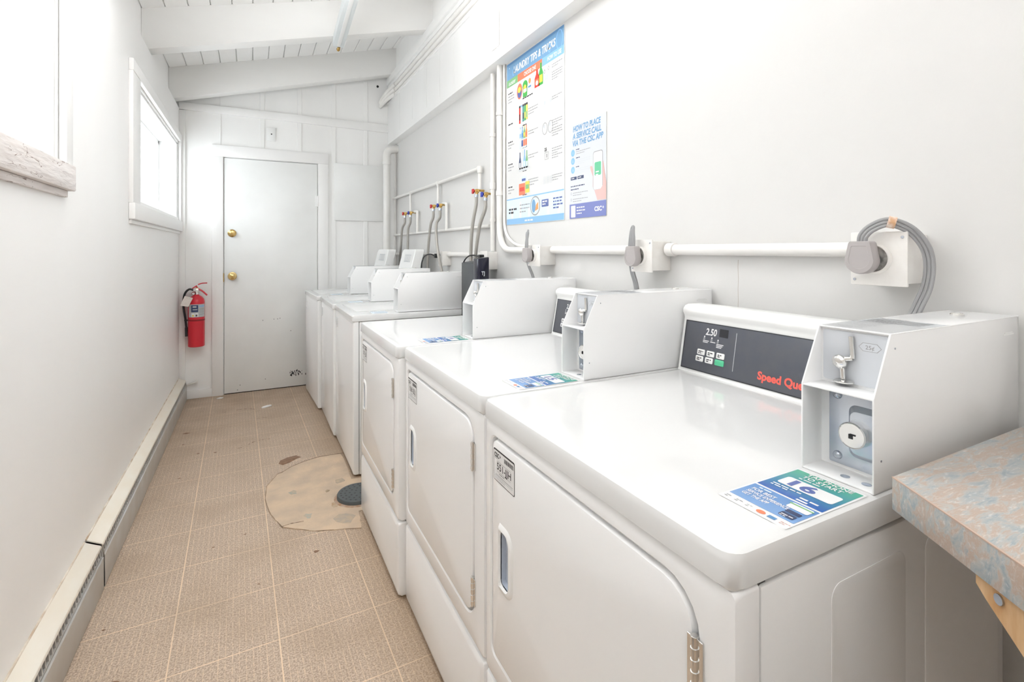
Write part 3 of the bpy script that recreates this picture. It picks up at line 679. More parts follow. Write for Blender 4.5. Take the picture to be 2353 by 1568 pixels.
WW = .655; WL = .900; WB = .864
def make_washer(loc, label, rz=0):
    root = thing('washer', loc, label, 'washing machine', 'white top-loading washers', rz)
    bm = NB(); box(bm, .034, .70, .002, WW - .002, .012, WB - .002, .004, 2); finish(bm, 'cabinet', steel2_m, root)
    bm = NB(); L0 = rr(0, WW, .014, WB, .004); L1 = rr(.003, WW - .003, .017, WB - .003, .006); L2 = rr(.014, WW - .014, .028, WB - .012, .012)
    loft(bm, [X3(L0, .031), X3(L0, .013), X3(L1, .004), X3(L2, 0)], True, True); finish(bm, 'front_panel', steel_m, root)
    bm = NB(); box(bm, .02, .05, .005, WW - .005, .03, WB + .004); finish(bm, 'inner_frame', groove_m, root, 0)
    bm = NB(); x0, x1, y0, y1 = -.006, .704, -.003, WW + .003
    loft(bm, [Z3(rr(x0 + .004, x1, y0 + .004, y1 - .004, .006), WB), Z3(rr(x0, x1, y0, y1, .008), WB + .003), Z3(rr(x0, x1, y0, y1, .008), WL - .006), Z3(rr(x0 + .005, x1 - .001, y0 + .004, y1 - .004, .009), WL),
              Z3(rr(x0 + .02, x1 - .01, y0 + .02, y1 - .02, .012), WL)], True, True)
    finish(bm, 'top_panel', lidw_m, root)
    bm = NB(); loft(bm, [Z3(rr(.035, .50, .155, WW - .045, .02), WL - .001), Z3(rr(.035, .50, .155, WW - .045, .02), WL + .003), Z3(rr(.040, .495, .16, WW - .05, .02), WL + .005)], True, True)
    finish(bm, 'loading_lid', lidw_m, root)
    pr = Print(.0003); pr.rrect(0, 0, .10, .09, .003, I_PB, 1); pr.lines(.008, .075, .08, 6, .013, .005, I_LG, 2); pr.build('payment_sticker', MX((.115, .135, WL), (0, -1, 0), (1, 0, 0)), root)
    pr = Print(.0003); pr.rrect(0, 0, .07, .065, .003, I_W, 1); pr.outline(0, 0, .07, .065, .002, I_LG, 2); pr.lines(.008, .048, .05, 4, .012, .004, I_LG, 2); pr.build('identity_label', facing_mx((-.0005, WW - .03, .755)), root)
    coin_box(root, .255, .02, .125, WL + .002, WL + .228, .682)
    for (fx, fy) in ((.06, .05), (.06, WW - .05), (.64, .05), (.64, WW - .05)):
        bm = NB(); cyl(bm, (fx, fy, 0), (fx, fy, .03), .02, .016, 14); finish(bm, 'foot', black_m, root)
    return root
w4 = make_washer((0.492, 2.862, 0), 'white washer nearest the floor drain, with its side panel showing', 0)
w5 = dup(w4, (0.478, 3.532, 0), 0, 'middle white washer, between the one near the drain and the one by the door')
w6 = dup(w4, (0.452, 4.196, 0), 0.045, 'white washer at the far end of the row, next to the door')
def washer_console(root, y0, y1, x):
    """tilted white control head behind the coin box"""
    bm = NB(); L = rr(y0, y1, 0, .385, (.004, .004, .03, .03)); tl = .30
    def T(loop, off): return [(x + off + v * math.sin(tl) * .80, u, WL + v * math.cos(tl) ) for u, v in loop]
    loft(bm, [T(L, .07), T(L, .004), T(rr(y0 + .006, y1 - .006, .004, .379, (.004, .004, .026, .026)), 0), T(rr(y0 + .020, y1 - .020, .02, .365, (.004, .004, .02, .02)), .003)], True, True)
    c = finish(bm, 'console', plast_m, root)
    sl = Vector((math.sin(tl) * .80, 0, math.cos(tl))).normalized()
    pr = Print(.0003); u0 = (y1 - y0)
    pr.outline(.012, .012, u0 - .012, .372, .002, I_SG, 1)
    for i in range(4): pr.outline(u0 * .30 + i * .045, .275, u0 * .30 + .034 + i * .045, .335, .007, I_LG, 2)
    pr.ell(u0 * .78, .215, .012, .012, I_G, 2)
    pr.build('printed_legend', MX((x + .0026, y1, WL), (0, -1, 0), sl), c)
washer_console(w5, .235, .60, .545); washer_console(w6, .25, .60, .545)
bm = NB(); prism(bm, [(.60, WL), (.615, WL + .15), (.66, WL + .15), (.67, WL)], .14, WW - .01, 'y', .004); finish(bm, 'console', plast_m, w4)

# ================================================================== COUNTER
def counter_mat():
    m = mat('speckled_laminate', (.5, .5, .5), .32); n = m.node_tree.nodes; l = m.node_tree.links; b = n['Principled BSDF']
    tc = n.new('ShaderNodeTexCoord'); mp = n.new('ShaderNodeMapping'); mp.inputs['Rotation'].default_value = (0.25, .15, .85); mp.inputs['Scale'].default_value = (1.1, 4.2, 2.2); l.new(tc.outputs['Object'], mp.inputs[0])
    def nz(s, d=8, dist=0.0, r_=.6):
        t = n.new('ShaderNodeTexNoise'); t.inputs['Scale'].default_value = s; t.inputs['Detail'].default_value = d; t.inputs['Distortion'].default_value = dist; t.inputs['Roughness'].default_value = r_; l.new(mp.outputs[0], t.inputs[0]); return t.outputs[0]
    r = n.new('ShaderNodeValToRGB'); l.new(nz(13, 10, .9, .68), r.inputs[0]); e = r.color_ramp.elements
    cols = [(.30, (.20, .245, .29)), (.41, (.31, .35, .37)), (.49, (.42, .41, .385)), (.56, (.43, .32, .25)), (.63, (.45, .40, .36)), (.72, (.28, .32, .355))]
    e[0].position, e[0].color = cols[0][0], (*cols[0][1], 1); e[1].position, e[1].color = cols[-1][0], (*cols[-1][1], 1)
    for p, c in cols[1:-1]: q = e.new(p); q.color = (*c, 1)
    q = n.new('ShaderNodeMix'); q.data_type = 'RGBA'; mr = n.new('ShaderNodeMapRange'); mr.inputs['From Min'].default_value = .55; mr.inputs['From Max'].default_value = .7; mr.inputs['To Max'].default_value = .45; l.new(nz(60, 5, .5), mr.inputs[0])
    l.new(mr.outputs[0], q.inputs[0]); l.new(r.outputs[0], q.inputs[6]); q.inputs[7].default_value = (.72, .70, .66, 1); l.new(q.outputs[2], b.inputs['Base Color']); return m
cm = counter_mat()
ct = thing('counter', (1.0, 0.0, 0.915), 'speckled pink and grey laminate folding counter beside the nearest dryer', 'counter')
C0, C1, C2 = (.762, .362), (.640, .172), (.40, -.20)
pl = [C0, (1.272, .362), (1.272, -1.6), (.40, -1.6), C2]
bm = NB(); prism(bm, pl, .9165, .9600, 'z', .0008); wpart(bm, 'counter_top', cm, ct)
edge_m = mat('laminate_edge_seam', (.50, .36, .28), .4)
bm = NB(); u = (Vector(C2) - Vector(C0)).normalized(); nn = Vector((-u.y, u.x)) ; nn = nn if nn.x < 0 else -nn
for k_ in (0,):
    a = Vector(C0) + nn * .0006; b_ = Vector(C2) + nn * .0006; c_ = Vector(C2) - nn * .002; d_ = Vector(C0) - nn * .002
    prism(bm, [tuple(a), tuple(b_), tuple(c_), tuple(d_)], .9590, .9604, 'z')
wpart(bm, 'edge_seam', edge_m, ct)
bm = NB(); s0 = Vector((.700, .252)); dr_ = u
P_ = [s0, s0 + dr_ * .9]; off = -nn * .022
def P3(p, z): return (p.x, p.y, z)
vs = [P3(s0, .9165), P3(s0 + dr_ * .9, .9165), P3(s0 + dr_ * .9, .855), P3(s0 + dr_ * .075, .855), P3(s0 + dr_ * .012, .893), P3(s0, .902)]
A = [bm.verts.new(v) for v in vs]; B = [bm.verts.new((v[0] + off.x, v[1] + off.y, v[2])) for v in vs]
bm.faces.new(A); bm.faces.new(B)
for i in range(6): bm.faces.new((A[i], A[(i + 1) % 6], B[(i + 1) % 6], B[i]))
br = wpart(bm, 'support_board', wood_m, ct, smooth=20)
bm = NB(); q_ = s0 + dr_ * .03; cyl(bm, (q_.x, q_.y, .904), (q_.x + nn.x * .002, q_.y + nn.y * .002, .904), .0055, seg=12); wpart(bm, 'screw', galv_m, ct, parent=br)
bm = NB(); box(bm, 1.22, 1.272, -1.6, .355, .86, .9165); box(bm, .95, 1.0, -1.5, -1.45, 0, .9165); box(bm, .45, .50, -1.5, -1.45, 0, .9165); wpart(bm, 'wall_cleat', wall_m, ct)

# ================================================================== CEILING FIXTURE
t = thing('strip_light', (0.52, 3.15, 2.72), 'long unlit white strip light fixture hung under the sloping rafters', 'light fixture')
lt_m = mat('fixture_white', (.76, .80, .81), .35)
def lx(y): return 0.545 - (3.76 - y) * 0.045
bm = NB()
for (y0, y1) in ((1.45, 3.76),):
    A = [(lx(y0) - .038, y0), (lx(y0) + .038, y0), (lx(y1) + .038, y1), (lx(y1) - .038, y1)]
    prism(bm, A, 2.722, 2.788, 'z', .004)
wpart(bm, 'housing', lt_m, t)
bm = NB(); A = [(lx(1.47) - .012, 1.47), (lx(1.47) + .012, 1.47), (lx(3.74) + .012, 3.74), (lx(3.74) - .012, 3.74)]; prism(bm, A, 2.716, 2.724, 'z', .002); wpart(bm, 'tube_channel', plast_m, t)
bm = NB(); box(bm, lx(3.76) - .036, lx(3.76) + .036, 3.757, 3.764, 2.72, 2.792, .002); wpart(bm, 'end_cap', lt_m, t)
bm = NB(); cyl(bm, (lx(3.76) + .005, 3.765, 2.722), (lx(3.76) + .003, 3.785, 2.712), .010); cyl(bm, (lx(3.76) + .003, 3.785, 2.712), (lx(3.76) + .003, 3.795, 2.706), .013, .009); wpart(bm, 'brass_fitting', dbrass_m, t)

# ================================================================== CONDUITS ON THE UPPER RIGHT WALL
for i, (z, r_, end, lab) in enumerate(((2.748, .017, 5.00, 'lowest of the three white conduits running under the rafters'), (2.792, .020, 4.96, 'middle white conduit of the three under the rafters'), (2.840, .020, 4.98, 'topmost white conduit of the three under the rafters'))):
    bm = NB(); x = 1.212
    tube(bm, smooth_path([(x, -1.5, z), (x, 2, z), (x, 4.55, z), (x - .015, 4.72, z - .006), (x - .05, 4.86, z - .02 - i * .012), (x - .075, end - .03, z - .045 - i * .02), (x - .085, end + .03, z - .06 - i * .03)], 6), r_, 14)
    o = finish(bm, 'conduit', pipe_m); tag(o, lab, 'conduit', 'conduits under the rafters')
t = thing('drain_pipe', (1.165, 4.92, 0), 'thick white vertical drain pipe in the far right corner', 'pipe')
bm = NB(); tube(bm, [(1.165, 4.92, .0), (1.165, 4.92, 2.16)], .034, 20); wpart(bm, 'pipe', pipe_m, t)
bm = NB(); tube(bm, bend_path([(1.165, 4.92, 2.12), (1.165, 4.92, 2.235), (1.285, 4.93, 2.265)], .06, 8), .038, 20); cyl(bm, (1.165, 4.92, 2.10), (1.165, 4.92, 2.13), .041, seg=20); wpart(bm, 'elbow', pipe_m, t)
bm = NB(); cyl(bm, (1.165, 4.92, 1.18), (1.165, 4.92, 1.22), .040, seg=20); wpart(bm, 'coupling', pipe_m, t)

# ================================================================== BOXES, CONDUITS, CORDS ON THE LOWER RIGHT WALL
def conduit(name, pts, r_, label, bend=.09, cat='conduit', m=pipe_m, collars=(), seg=16, group=None):
    c = Vector(pts[0]); t = thing(name, c, label, cat, group)
    bm = NB(); tube(bm, bend_path(pts, bend, 9), r_, seg); wpart(bm, 'pipe', m, t)
    for a, b_ in collars:
        bm = NB(); cyl(bm, a, b_, r_ * 1.28, seg=seg); wpart(bm, 'collar', m, t)
    return t
WXR = 1.275
conduit('conduit', [(1.252, 2.569, 2.318), (1.252, 2.569, 1.262), (1.252, 2.118, 1.262)], .0175, 'thick white conduit dropping from the header and bending to the row of outlets', .14, collars=[((1.252, 2.569, 1.60), (1.252, 2.569, 1.575)), ((1.252, 2.569, 2.03), (1.252, 2.569, 2.05)), ((1.252, 2.22, 1.262), (1.252, 2.19, 1.262))])
conduit('conduit', [(1.265, 2.538, 2.318), (1.265, 2.538, 1.36), (1.265, 2.40, 1.285), (1.265, 2.24, 1.284)], .008, 'thin white cable beside the thick conduit, left edge of the large poster', .12)
conduit('conduit', [(1.255, 2.672, 2.30), (1.255, 2.672, 1.257)], .0135, 'slim white vertical conduit ending in the small outlet box', collars=[((1.255, 2.672, 1.66), (1.255, 2.672, 1.62)), ((1.255, 2.672, 1.45), (1.255, 2.672, 1.43)), ((1.255, 2.672, 1.93), (1.255, 2.672, 1.95))])
conduit('conduit', [(1.255, 2.004, 1.264), (1.255, 1.38, 1.264)], .0175, 'horizontal white conduit joining the first two dryer outlets under the posters')
conduit('conduit', [(1.255, 1.268, 1.265), (1.255, .650, 1.265)], .0175, 'horizontal white conduit running to the nearest dryer outlet', collars=[((1.255, 1.266, 1.265), (1.255, 1.235, 1.265))])
conduit('conduit', [(1.257, 3.418, 1.232), (1.257, 2.745, 1.232)], .0155, 'horizontal white conduit behind the black bin')
conduit('conduit', [(1.257, 4.95, 1.225), (1.257, 3.50, 1.228)], .012, 'thin white horizontal conduit low behind the far washers')

def screws(pts, t, m=galv_m):
    for p in pts:
        bm = NB(); cyl(bm, p, (p[0] - .0012, p[1], p[2]), .003, seg=10); wpart(bm, 'screw', m, t)
def outlet(y0, y1, z0, z1, label, xf=1.185, xp=1.19):
    """surface box with an oversized cover plate and a round range receptacle"""
    t = thing('outlet_box', (WXR, (y0 + y1) / 2, (z0 + z1) / 2), label, 'electrical outlet', 'dryer outlets under the posters')
    bm = NB(); box(bm, xf + .006, WXR - .0005, y0 + .004, y1 - .004, z0 + .006, z1 - .006, .002); wpart(bm, 'box', box_m, t)
    bm = NB(); box(bm, xf, xf + .006, y0, y1, z0, z1, .0022); wpart(bm, 'cover_plate', box_m, t)
    yc, zc_ = (y0 + y1) / 2 + .004, (z0 + z1) / 2
    bm = NB(); lathe(bm, [(.030, 0), (.030, .006), (.027, .009), (.026, .004), (0, .004)], (xf, yc, zc_), (-1, 0, 0), 28); rc = wpart(bm, 'receptacle', mat('worn_receptacle', (.12, .115, .11), .5, var=(60, (.65, .62, .58), .8)), t)
    bm = NB(); lathe(bm, [(.0318, 0), (.0318, .004), (.0295, .0095), (.0275, .0095), (.0275, .005)], (xf, yc, zc_), (-1, 0, 0), 28); wpart(bm, 'receptacle_ring', box_m, t, parent=rc)
    screws([(xf, y0 + .009, z1 - .012), (xf, y1 - .009, z0 + .012)], t)
    return t
outlet(.535, .645, 1.188, 1.303, 'white painted outlet box nearest the viewer, with the big looping cord')
outlet(1.271, 1.375, 1.188, 1.299, 'middle white painted outlet box, below and right of the small poster')
outlet(2.009, 2.122, 1.187, 1.288, 'far white painted outlet box, below the large poster')
def small_outlet(y0, y1, z0, z1, label, xf=1.205):
    t = thing('outlet_box', (WXR, (y0 + y1) / 2, (z0 + z1) / 2), label, 'electrical outlet')
    bm = NB(); box(bm, xf + .006, WXR - .0005, y0 + .003, y1 - .003, z0 + .004, z1 - .004, .002); wpart(bm, 'box', box_m, t)
    bm = NB(); box(bm, xf, xf + .006, y0, y1, z0, z1, .002); cv = wpart(bm, 'cover_plate', box_m, t)
    for zz in ((z0 + z1) / 2 + .022, (z0 + z1) / 2 - .022):
        bm = NB(); loft(bm, [X3(rr((y0 + y1) / 2 - .015, (y0 + y1) / 2 + .015, zz - .013, zz + .013, .008), xf + .001), X3(rr((y0 + y1) / 2 - .015, (y0 + y1) / 2 + .015, zz - .013, zz + .013, .008), xf - .0015)], True, True); rc = wpart(bm, 'socket', plast_m, t)
        bm = NB(); box(bm, xf - .0022, xf - .001, (y0 + y1) / 2 - .007, (y0 + y1) / 2 - .005, zz - .004, zz + .005); box(bm, xf - .0022, xf - .001, (y0 + y1) / 2 + .005, (y0 + y1) / 2 + .007, zz - .004, zz + .005); wpart(bm, 'slots', black_m, t, parent=rc)
    return t
small_outlet(2.642, 2.742, 1.145, 1.257, 'small white duplex outlet box below the slim conduit, above the black bin')
small_outlet(3.416, 3.500, 1.146, 1.256, 'small white outlet box on the wall behind the middle washer')

def range_plug(yc, zc_, xf, path, label, spread=.008, band=False):
    t = thing('power_cord', (xf, yc, zc_), label, 'power cord', 'grey dryer power cords')
    out = rr(yc - .030, yc + .030, zc_ - .036, zc_ + .034, (.0295, .0295, .004, .004), 8)
    def tp(loop, k): return [(yc + (a - yc) * (1 - max(0, (b_ - zc_)) / .034 * .28) * k, zc_ + (b_ - zc_) * k) for a, b_ in loop]
    bm = NB(); loft(bm, [X3(tp(out, .80), xf - .008), X3(tp(out, .97), xf - .012), X3(tp(out, 1), xf - .016), X3(tp(out, 1), xf - .034), X3(tp(out, .95), xf - .038), X3(tp(out, .70), xf - .0385), X3(tp(out, .68), xf - .0378)], True, True)
    wpart(bm, 'plug', plug_m, t)
    bm = NB(); pts = smooth_path(path, 8)
    for k in (-1, 0, 1):
        n_ = len(pts); q = []
        for i, p in enumerate(pts):
            tg = (pts[min(i + 1, n_ - 1)] - pts[max(i - 1, 0)]).normalized(); a = i / (n_ - 1)
            s1 = Vector((0, 1, 0)) ; s1 = (s1 - tg * s1.dot(tg)); s1 = s1.normalized() if s1.length > .2 else Vector((1, 0, 0))
            side = tg.cross(Vector((1, 0, 0))); side = side.normalized() if side.length > .1 else s1
            q.append(p + side * k * spread)
        tube(bm, q, spread * .56, 10)
    wpart(bm, 'cable', cord_m, t)
    if band:
        i = int(len(pts) * band); p = pts[i]; d_ = (pts[i + 1] - p).normalized()
        bm = NB(); cyl(bm, p - d_ * .007, p + d_ * .007, .0125, seg=14); wpart(bm, 'tape_band', mat('copper_tag', (.62, .36, .20), .4, var=(80, (.9, .85, .8), .8)), t)
    return t
range_plug(.608, 1.249, 1.185, [(1.160, .608, 1.278), (1.160, .605, 1.295), (1.165, .590, 1.312), (1.172, .562, 1.322), (1.19, .533, 1.306), (1.205, .514, 1.272), (1.212, .509, 1.235), (1.215, .515, 1.190), (1.212, .530, 1.145), (1.218, .552, 1.09), (1.22, .57, .98)], 'grey power cord looping over the nearest outlet box', .0068, band=.31)
range_plug(1.338, 1.243, 1.185, [(1.160, 1.338, 1.272), (1.160, 1.338, 1.300), (1.162, 1.342, 1.330), (1.172, 1.350, 1.338), (1.180, 1.366, 1.315), (1.184, 1.378, 1.25), (1.200, 1.386, 1.19), (1.222, 1.388, 1.12), (1.226, 1.385, .98)], 'grey power cord on the middle outlet box, hanging straight down', .0075)
range_plug(2.085, 1.240, 1.185, [(1.160, 2.085, 1.268), (1.160, 2.085, 1.30), (1.162, 2.088, 1.342), (1.172, 2.094, 1.352), (1.178, 2.112, 1.335), (1.180, 2.128, 1.28), (1.190, 2.13, 1.20), (1.205, 2.10, 1.12), (1.215, 2.09, .98)], 'grey power cord on the far outlet box below the large poster', .0065)
t = thing('power_cord', (1.19, 2.70, 1.235), 'black plug and cord in the small duplex outlet above the black bin', 'power cord')
bm = NB(); box(bm, 1.172, 1.2035, 2.676, 2.702, 1.212, 1.236, .004); wpart(bm, 'plug', black_m, t)
bm = NB(); tube(bm, smooth_path([(1.176, 2.690, 1.226), (1.150, 2.715, 1.232), (1.132, 2.75, 1.225), (1.122, 2.79, 1.195), (1.120, 2.80, 1.15), (1.12, 2.80, .95)], 8), .004, 8); wpart(bm, 'cable', black_m, t)
t = thing('power_cord', (1.19, 3.46, 1.22), 'black plug and cord in the outlet box behind the middle washer', 'power cord')
bm = NB(); box(bm, 1.165, 1.2035, 3.452, 3.485, 1.205, 1.237, .004); wpart(bm, 'plug', black_m, t)
bm = NB(); tube(bm, smooth_path([(1.168, 3.468, 1.222), (1.140, 3.50, 1.232), (1.118, 3.56, 1.215), (1.112, 3.60, 1.17), (1.112, 3.61, 1.13)], 8), .005, 8); wpart(bm, 'cable', black_m, t)

# ================================================================== WATER PIPES, VALVES AND HOSES
pz = 1.772
t = thing('water_pipe', (1.245, 4.0, pz), 'upper white painted water pipe with three drops to the valves', 'pipe')
bm = NB(); tube(bm, bend_path([(1.247, 4.98, 1.775), (1.247, 2.842, 1.768), (1.247, 2.842, 1.635)], .012, 4), .0115, 12)
for yy in (4.375, 3.627): tube(bm, [(1.247, yy, 1.772), (1.247, yy, 1.61)], .0095, 10)
wpart(bm, 'pipe', pipe_m, t)
bm = NB()
for yy in (4.375, 3.627): cyl(bm, (1.247, yy - .024, 1.772), (1.247, yy + .024, 1.772), .0145, seg=12); cyl(bm, (1.247, yy, 1.772), (1.247, yy, 1.745), .0125, seg=12)
cyl(bm, (1.247, 2.842, 1.74), (1.247, 2.842, 1.782), .0165, seg=12); cyl(bm, (1.247, 2.87, 1.768), (1.247, 2.835, 1.768), .0150, seg=12)
wpart(bm, 'fitting', pipe_m, t)
t = thing('water_pipe', (1.255, 4.0, 1.405), 'lower white painted water pipe with two risers to the valves', 'pipe')
bm = NB(); tube(bm, [(1.257, 4.99, 1.410), (1.257, 2.72, 1.407)], .0105, 12)
for yy, zt in ((3.455, 1.600), (4.18, 1.592)): tube(bm, bend_path([(1.252, yy, 1.405), (1.252, yy, zt), (1.247, yy + .07, zt + .004)], .012, 4), .0105, 10)
wpart(bm, 'pipe', pipe_m, t)
def valve(y, z, colour, label, cm_):
    t = thing('water_valve', (1.225, y, z), label, 'valve', 'brass washer valves on the right wall')
    bm = NB(); cyl(bm, (1.222, y - .030, z), (1.240, y + .020, z), .0085, seg=12); cyl(bm, (1.228, y - .008, z), (1.222, y - .008, z - .022), .0085, seg=12); box(bm, 1.214, 1.236, y - .016, y + .010, z - .011, z + .011, .003)
    cyl(bm, (1.232, y - .03, z), (1.262, y - .03, z), .007, seg=10)
    wpart(bm, 'body', dbrass_m, t)
    bm = NB(); cyl(bm, (1.222, y - .008, z - .022), (1.220, y - .008, z - .040), .012, seg=12); wpart(bm, 'nut', galv_m, t)
    bm = NB(); box(bm, 1.204, 1.215, y + .010, y + .034, z - .016, z + .014, .004); box(bm, 1.206, 1.222, y + .004, y + .014, z - .005, z + .005, .002); wpart(bm, 'handle', cm_, t)
    return t
vr = mat('valve_red', (.55, .02, .02), .4); vb = mat('valve_blue', (.02, .04, .38), .4)
V = [(2.840, 1.627, 'red', 'near the posters'), (2.705, 1.594, 'blue', 'near the posters'), (3.665, 1.597, 'red', 'of the middle pair'), (3.510, 1.592, 'blue', 'of the middle pair'), (4.470, 1.593, 'red', 'of the farthest pair'), (4.290, 1.588, 'blue', 'of the farthest pair')]
ends = [[(1.200, 2.850, 1.40), (1.200, 2.872, 1.22), (1.208, 2.862, 1.08), (1.215, 2.84, .85)], [(1.200, 2.74, 1.40), (1.193, 2.785, 1.22), (1.193, 2.815, 1.05), (1.195, 2.82, .8)],
        [(1.205, 3.68, 1.45), (1.205, 3.73, 1.30), (1.21, 3.77, 1.15), (1.215, 3.78, .95)], [(1.200, 3.53, 1.45), (1.185, 3.48, 1.33), (1.183, 3.425, 1.21), (1.200, 3.405, 1.10), (1.214, 3.40, .98)],
        [(1.205, 4.50, 1.45), (1.205, 4.54, 1.30), (1.21, 4.60, 1.15), (1.21, 4.62, .95)], [(1.205, 4.30, 1.45), (1.205, 4.31, 1.35), (1.205, 4.32, 1.2), (1.21, 4.32, 1.0)]]
for (y, z, c, wh), en in zip(V, ends):
    valve(y, z, c, 'brass valve with a %s handle, %s' % (c, wh), vr if c == 'red' else vb)
    bm = NB(); tube(bm, smooth_path([(1.220, y - .008, z - .036), (1.218, y - .007, z - .09)] + en, 10), .0105, 12)
    o = finish(bm, 'hose', hose_m); tag(o, 'grey braided hose hanging from the %s-handled valve %s' % (c, wh), 'hose', 'washer fill hoses')

# ================================================================== BLACK BIN between the washers and dryers
t = thing('waste_bin', (1.135, 2.66, 0), 'slim glossy black bin in the gap between the washers and dryers', 'bin')
bm = NB(); prism(bm, [(1.105, 0.0), (1.165, 0.0), (1.168, 1.225), (1.100, 1.215)], 2.53, 2.60, 'y', .006); b_ = wpart(bm, 'body', bblue_m, t)
bm = NB(); prism(bm, [(1.105, 0.0), (1.165, 0.0), (1.165, 1.198), (1.105, 1.188)], 2.605, 2.79, 'y', .004); wpart(bm, 'lid', mat('dark_slate_plastic', (.045, .05, .055), .4), t)
pr = Print(.0004); pr.text('TJ', 0, 0, .028, I_LG, 1, bold=.0006, width=.020); pr.build('mark', MX((1.120, 2.5295, 1.125), (1, 0, 0), (0, 0, 1)), t, Matrix.Translation(-Vector(t.location)))

# ================================================================== POSTERS
def poster(name, y0, y1, z0, z1, label, skew=0):
    t = thing(name, (WXR, (y0 + y1) / 2, z0), label, 'poster')
    bm = NB(); box(bm, 1.2722, 1.2745, y1, y0, z0, z1, 0); wpart(bm, 'sheet', paper_m, t, smooth=0)
    return t
pw, ph = .590, .905
t = poster('poster', 2.522, 1.932, 1.402, 2.307, 'large poster of laundry tips and tricks with a blue heading')
pr = Print(.0002)
def U(f): return f * pw
def Vv(f): return (1 - f) * ph
def R(a, b, c, d, m, L=1): pr.rect(U(a), Vv(d), U(c), Vv(b), m, L)
R(.006, .004, .994, .105, I_B2); R(.006, .004, .994, .018, I_B, 2)
R(.006, .105, .224, .150, I_GR); R(.224, .105, .660, .150, I_OR); R(.660, .105, .994, .150, I_LB)
pr.text('LAUNDRY TIPS & TRICKS', U(.14), Vv(.082), .052, I_W, 3, bold=.0015, shear=.15, width=.43)
pr.text('LAUNDRY', U(.045), Vv(.141), .024, I_W, 3, bold=.0008, width=.082); pr.text('CHOOSE ONE', U(.345), Vv(.138), .028, I_W, 3, bold=.0008, width=.125); pr.text('HOW TO USE', U(.745), Vv(.138), .028, I_W, 3, bold=.0008, width=.125)
pr.ell(U(.06), Vv(.035), .004, .004, I_PB, 3, 8)
for (a, b_, c) in ((.93, .035, .030), (.14, .045, .012), (.78, .045, .014)): pr.ring(U(a), Vv(b_ + .03), c, c * 1.6, .006, I_LB, 3, 16)
LT_ = [(.195, 'UL', 4), (.365, '', 1), (.495, '', 3), (.632, '', 3), (.772, '', 3)]
for i, (f, _, k) in enumerate(LT_):
    pr.lines(U(.035), Vv(f + (.0 if k > 1 else .02)), U(.155), 1, .01, .0065, I_K, 2, seed=i)
    if k > 1: pr.lines(U(.035), Vv(f + .018), U(.12), k - 1, .016, .0055, I_G, 2, seed=20 + i)
    if i: pr.lines(U(.425), Vv(f - .02), U(.17), 2 + (i == 1 or i == 4), .014, .0045, I_G, 2, seed=40 + i)
    pr.lines(U(.32), Vv(f + .062 if i else f + .075), U(.13 if i else .33), 1, .01, .006, I_K, 2, seed=60 + i)
def bottle(u, v, w_, h_, c1, c2, c3=None, L=3):
    pr.poly([(u, v), (u + w_, v), (u + w_, v + h_ * .55), (u + w_ * .72, v + h_ * .78), (u + w_ * .68, v + h_), (u + w_ * .36, v + h_), (u + w_ * .30, v + h_ * .78), (u, v + h_ * .55)], c1, L)
    pr.rect(u + w_ * .12, v + h_ * .12, u + w_ * .88, v + h_ * .48, c2, L + 1)
    if c3: pr.rect(u + w_ * .34, v + h_ * .88, u + w_ * .70, v + h_ * 1.05, c3, L + 1)
# first row: detergent tub shapes, jugs
pr.ell(U(.262), Vv(.212), .030, .042, I_OR, 3); pr.ell(U(.262), Vv(.222), .022, .026, I_N, 4); pr.ell(U(.258), Vv(.203), .018, .016, I_Y, 5)
pr.ell(U(.365), Vv(.195), .027, .026, I_BG, 3); pr.rrect(U(.325), Vv(.262), U(.405), Vv(.205), .006, I_BG, 3); pr.ell(U(.362), Vv(.215), .018, .022, I_Y, 4); pr.rect(U(.335), Vv(.235), U(.395), Vv(.215), I_W, 5)
pr.ell(U(.450), Vv(.185), .012, .014, I_O, 3); pr.rrect(U(.425), Vv(.245), U(.475), Vv(.205), .004, I_PB, 3); pr.rect(U(.425), Vv(.222), U(.475), Vv(.212), I_B, 4)
bottle(U(.535), Vv(.245), .048, .085, I_R, I_OR, I_R); pr.ell(U(.575), Vv(.222), .012, .012, I_W, 5); bottle(U(.605), Vv(.245), .042, .105, I_BG, I_Y, I_BG)
# second row: bleach bottles
for i, (c1, c2) in enumerate(((I_R, I_K), (I_PB, I_W), (I_T, I_K), (I_BG, I_Y), (I_Y, I_GR))):
    u = U(.252) + i * .0195; pr.rect(u, Vv(.405 - .002 * i), u + .0165, Vv(.312), c1, 3); pr.rect(u, Vv(.312), u + .0165, Vv(.300), I_K if i in (0, 2, 3, 4) else I_LB, 3); pr.rect(u + .003, Vv(.385), u + .0135, Vv(.350), c2, 4)
for i, (c1, c2) in enumerate(((I_PB, I_LB), (I_LB, I_B), (I_GR, I_Y), (I_O, I_OR))): bottle(U(.260) + i * .022, Vv(.500), .020, .062, c1, c2, c2)
for i, c1 in enumerate((I_PB, I_N, I_OR, I_OR)): pr.rrect(U(.262) + i * .021, Vv(.545), U(.262) + i * .021 + .018, Vv(.508), .003, c1, 3)
pr.rect(U(.255), Vv(.555), U(.385), Vv(.548), I_PB, 3)
for i, (c1, c2) in enumerate(((I_DN, I_LG), (I_PB, I_W), (I_LB, I_PB), (I_GR, I_PB))): bottle(U(.250) + i * .025, Vv(.690), .024, .098 + .004 * (i % 3), c1, c2, c1)
pr.rect(U(.25), Vv(.690), U(.42), Vv(.668), I_LG, 4)
pr.rrect(U(.300), Vv(.758), U(.385), Vv(.722), .003, I_PB, 3); pr.rrect(U(.305), Vv(.750), U(.375), Vv(.735), .003, I_N, 4)
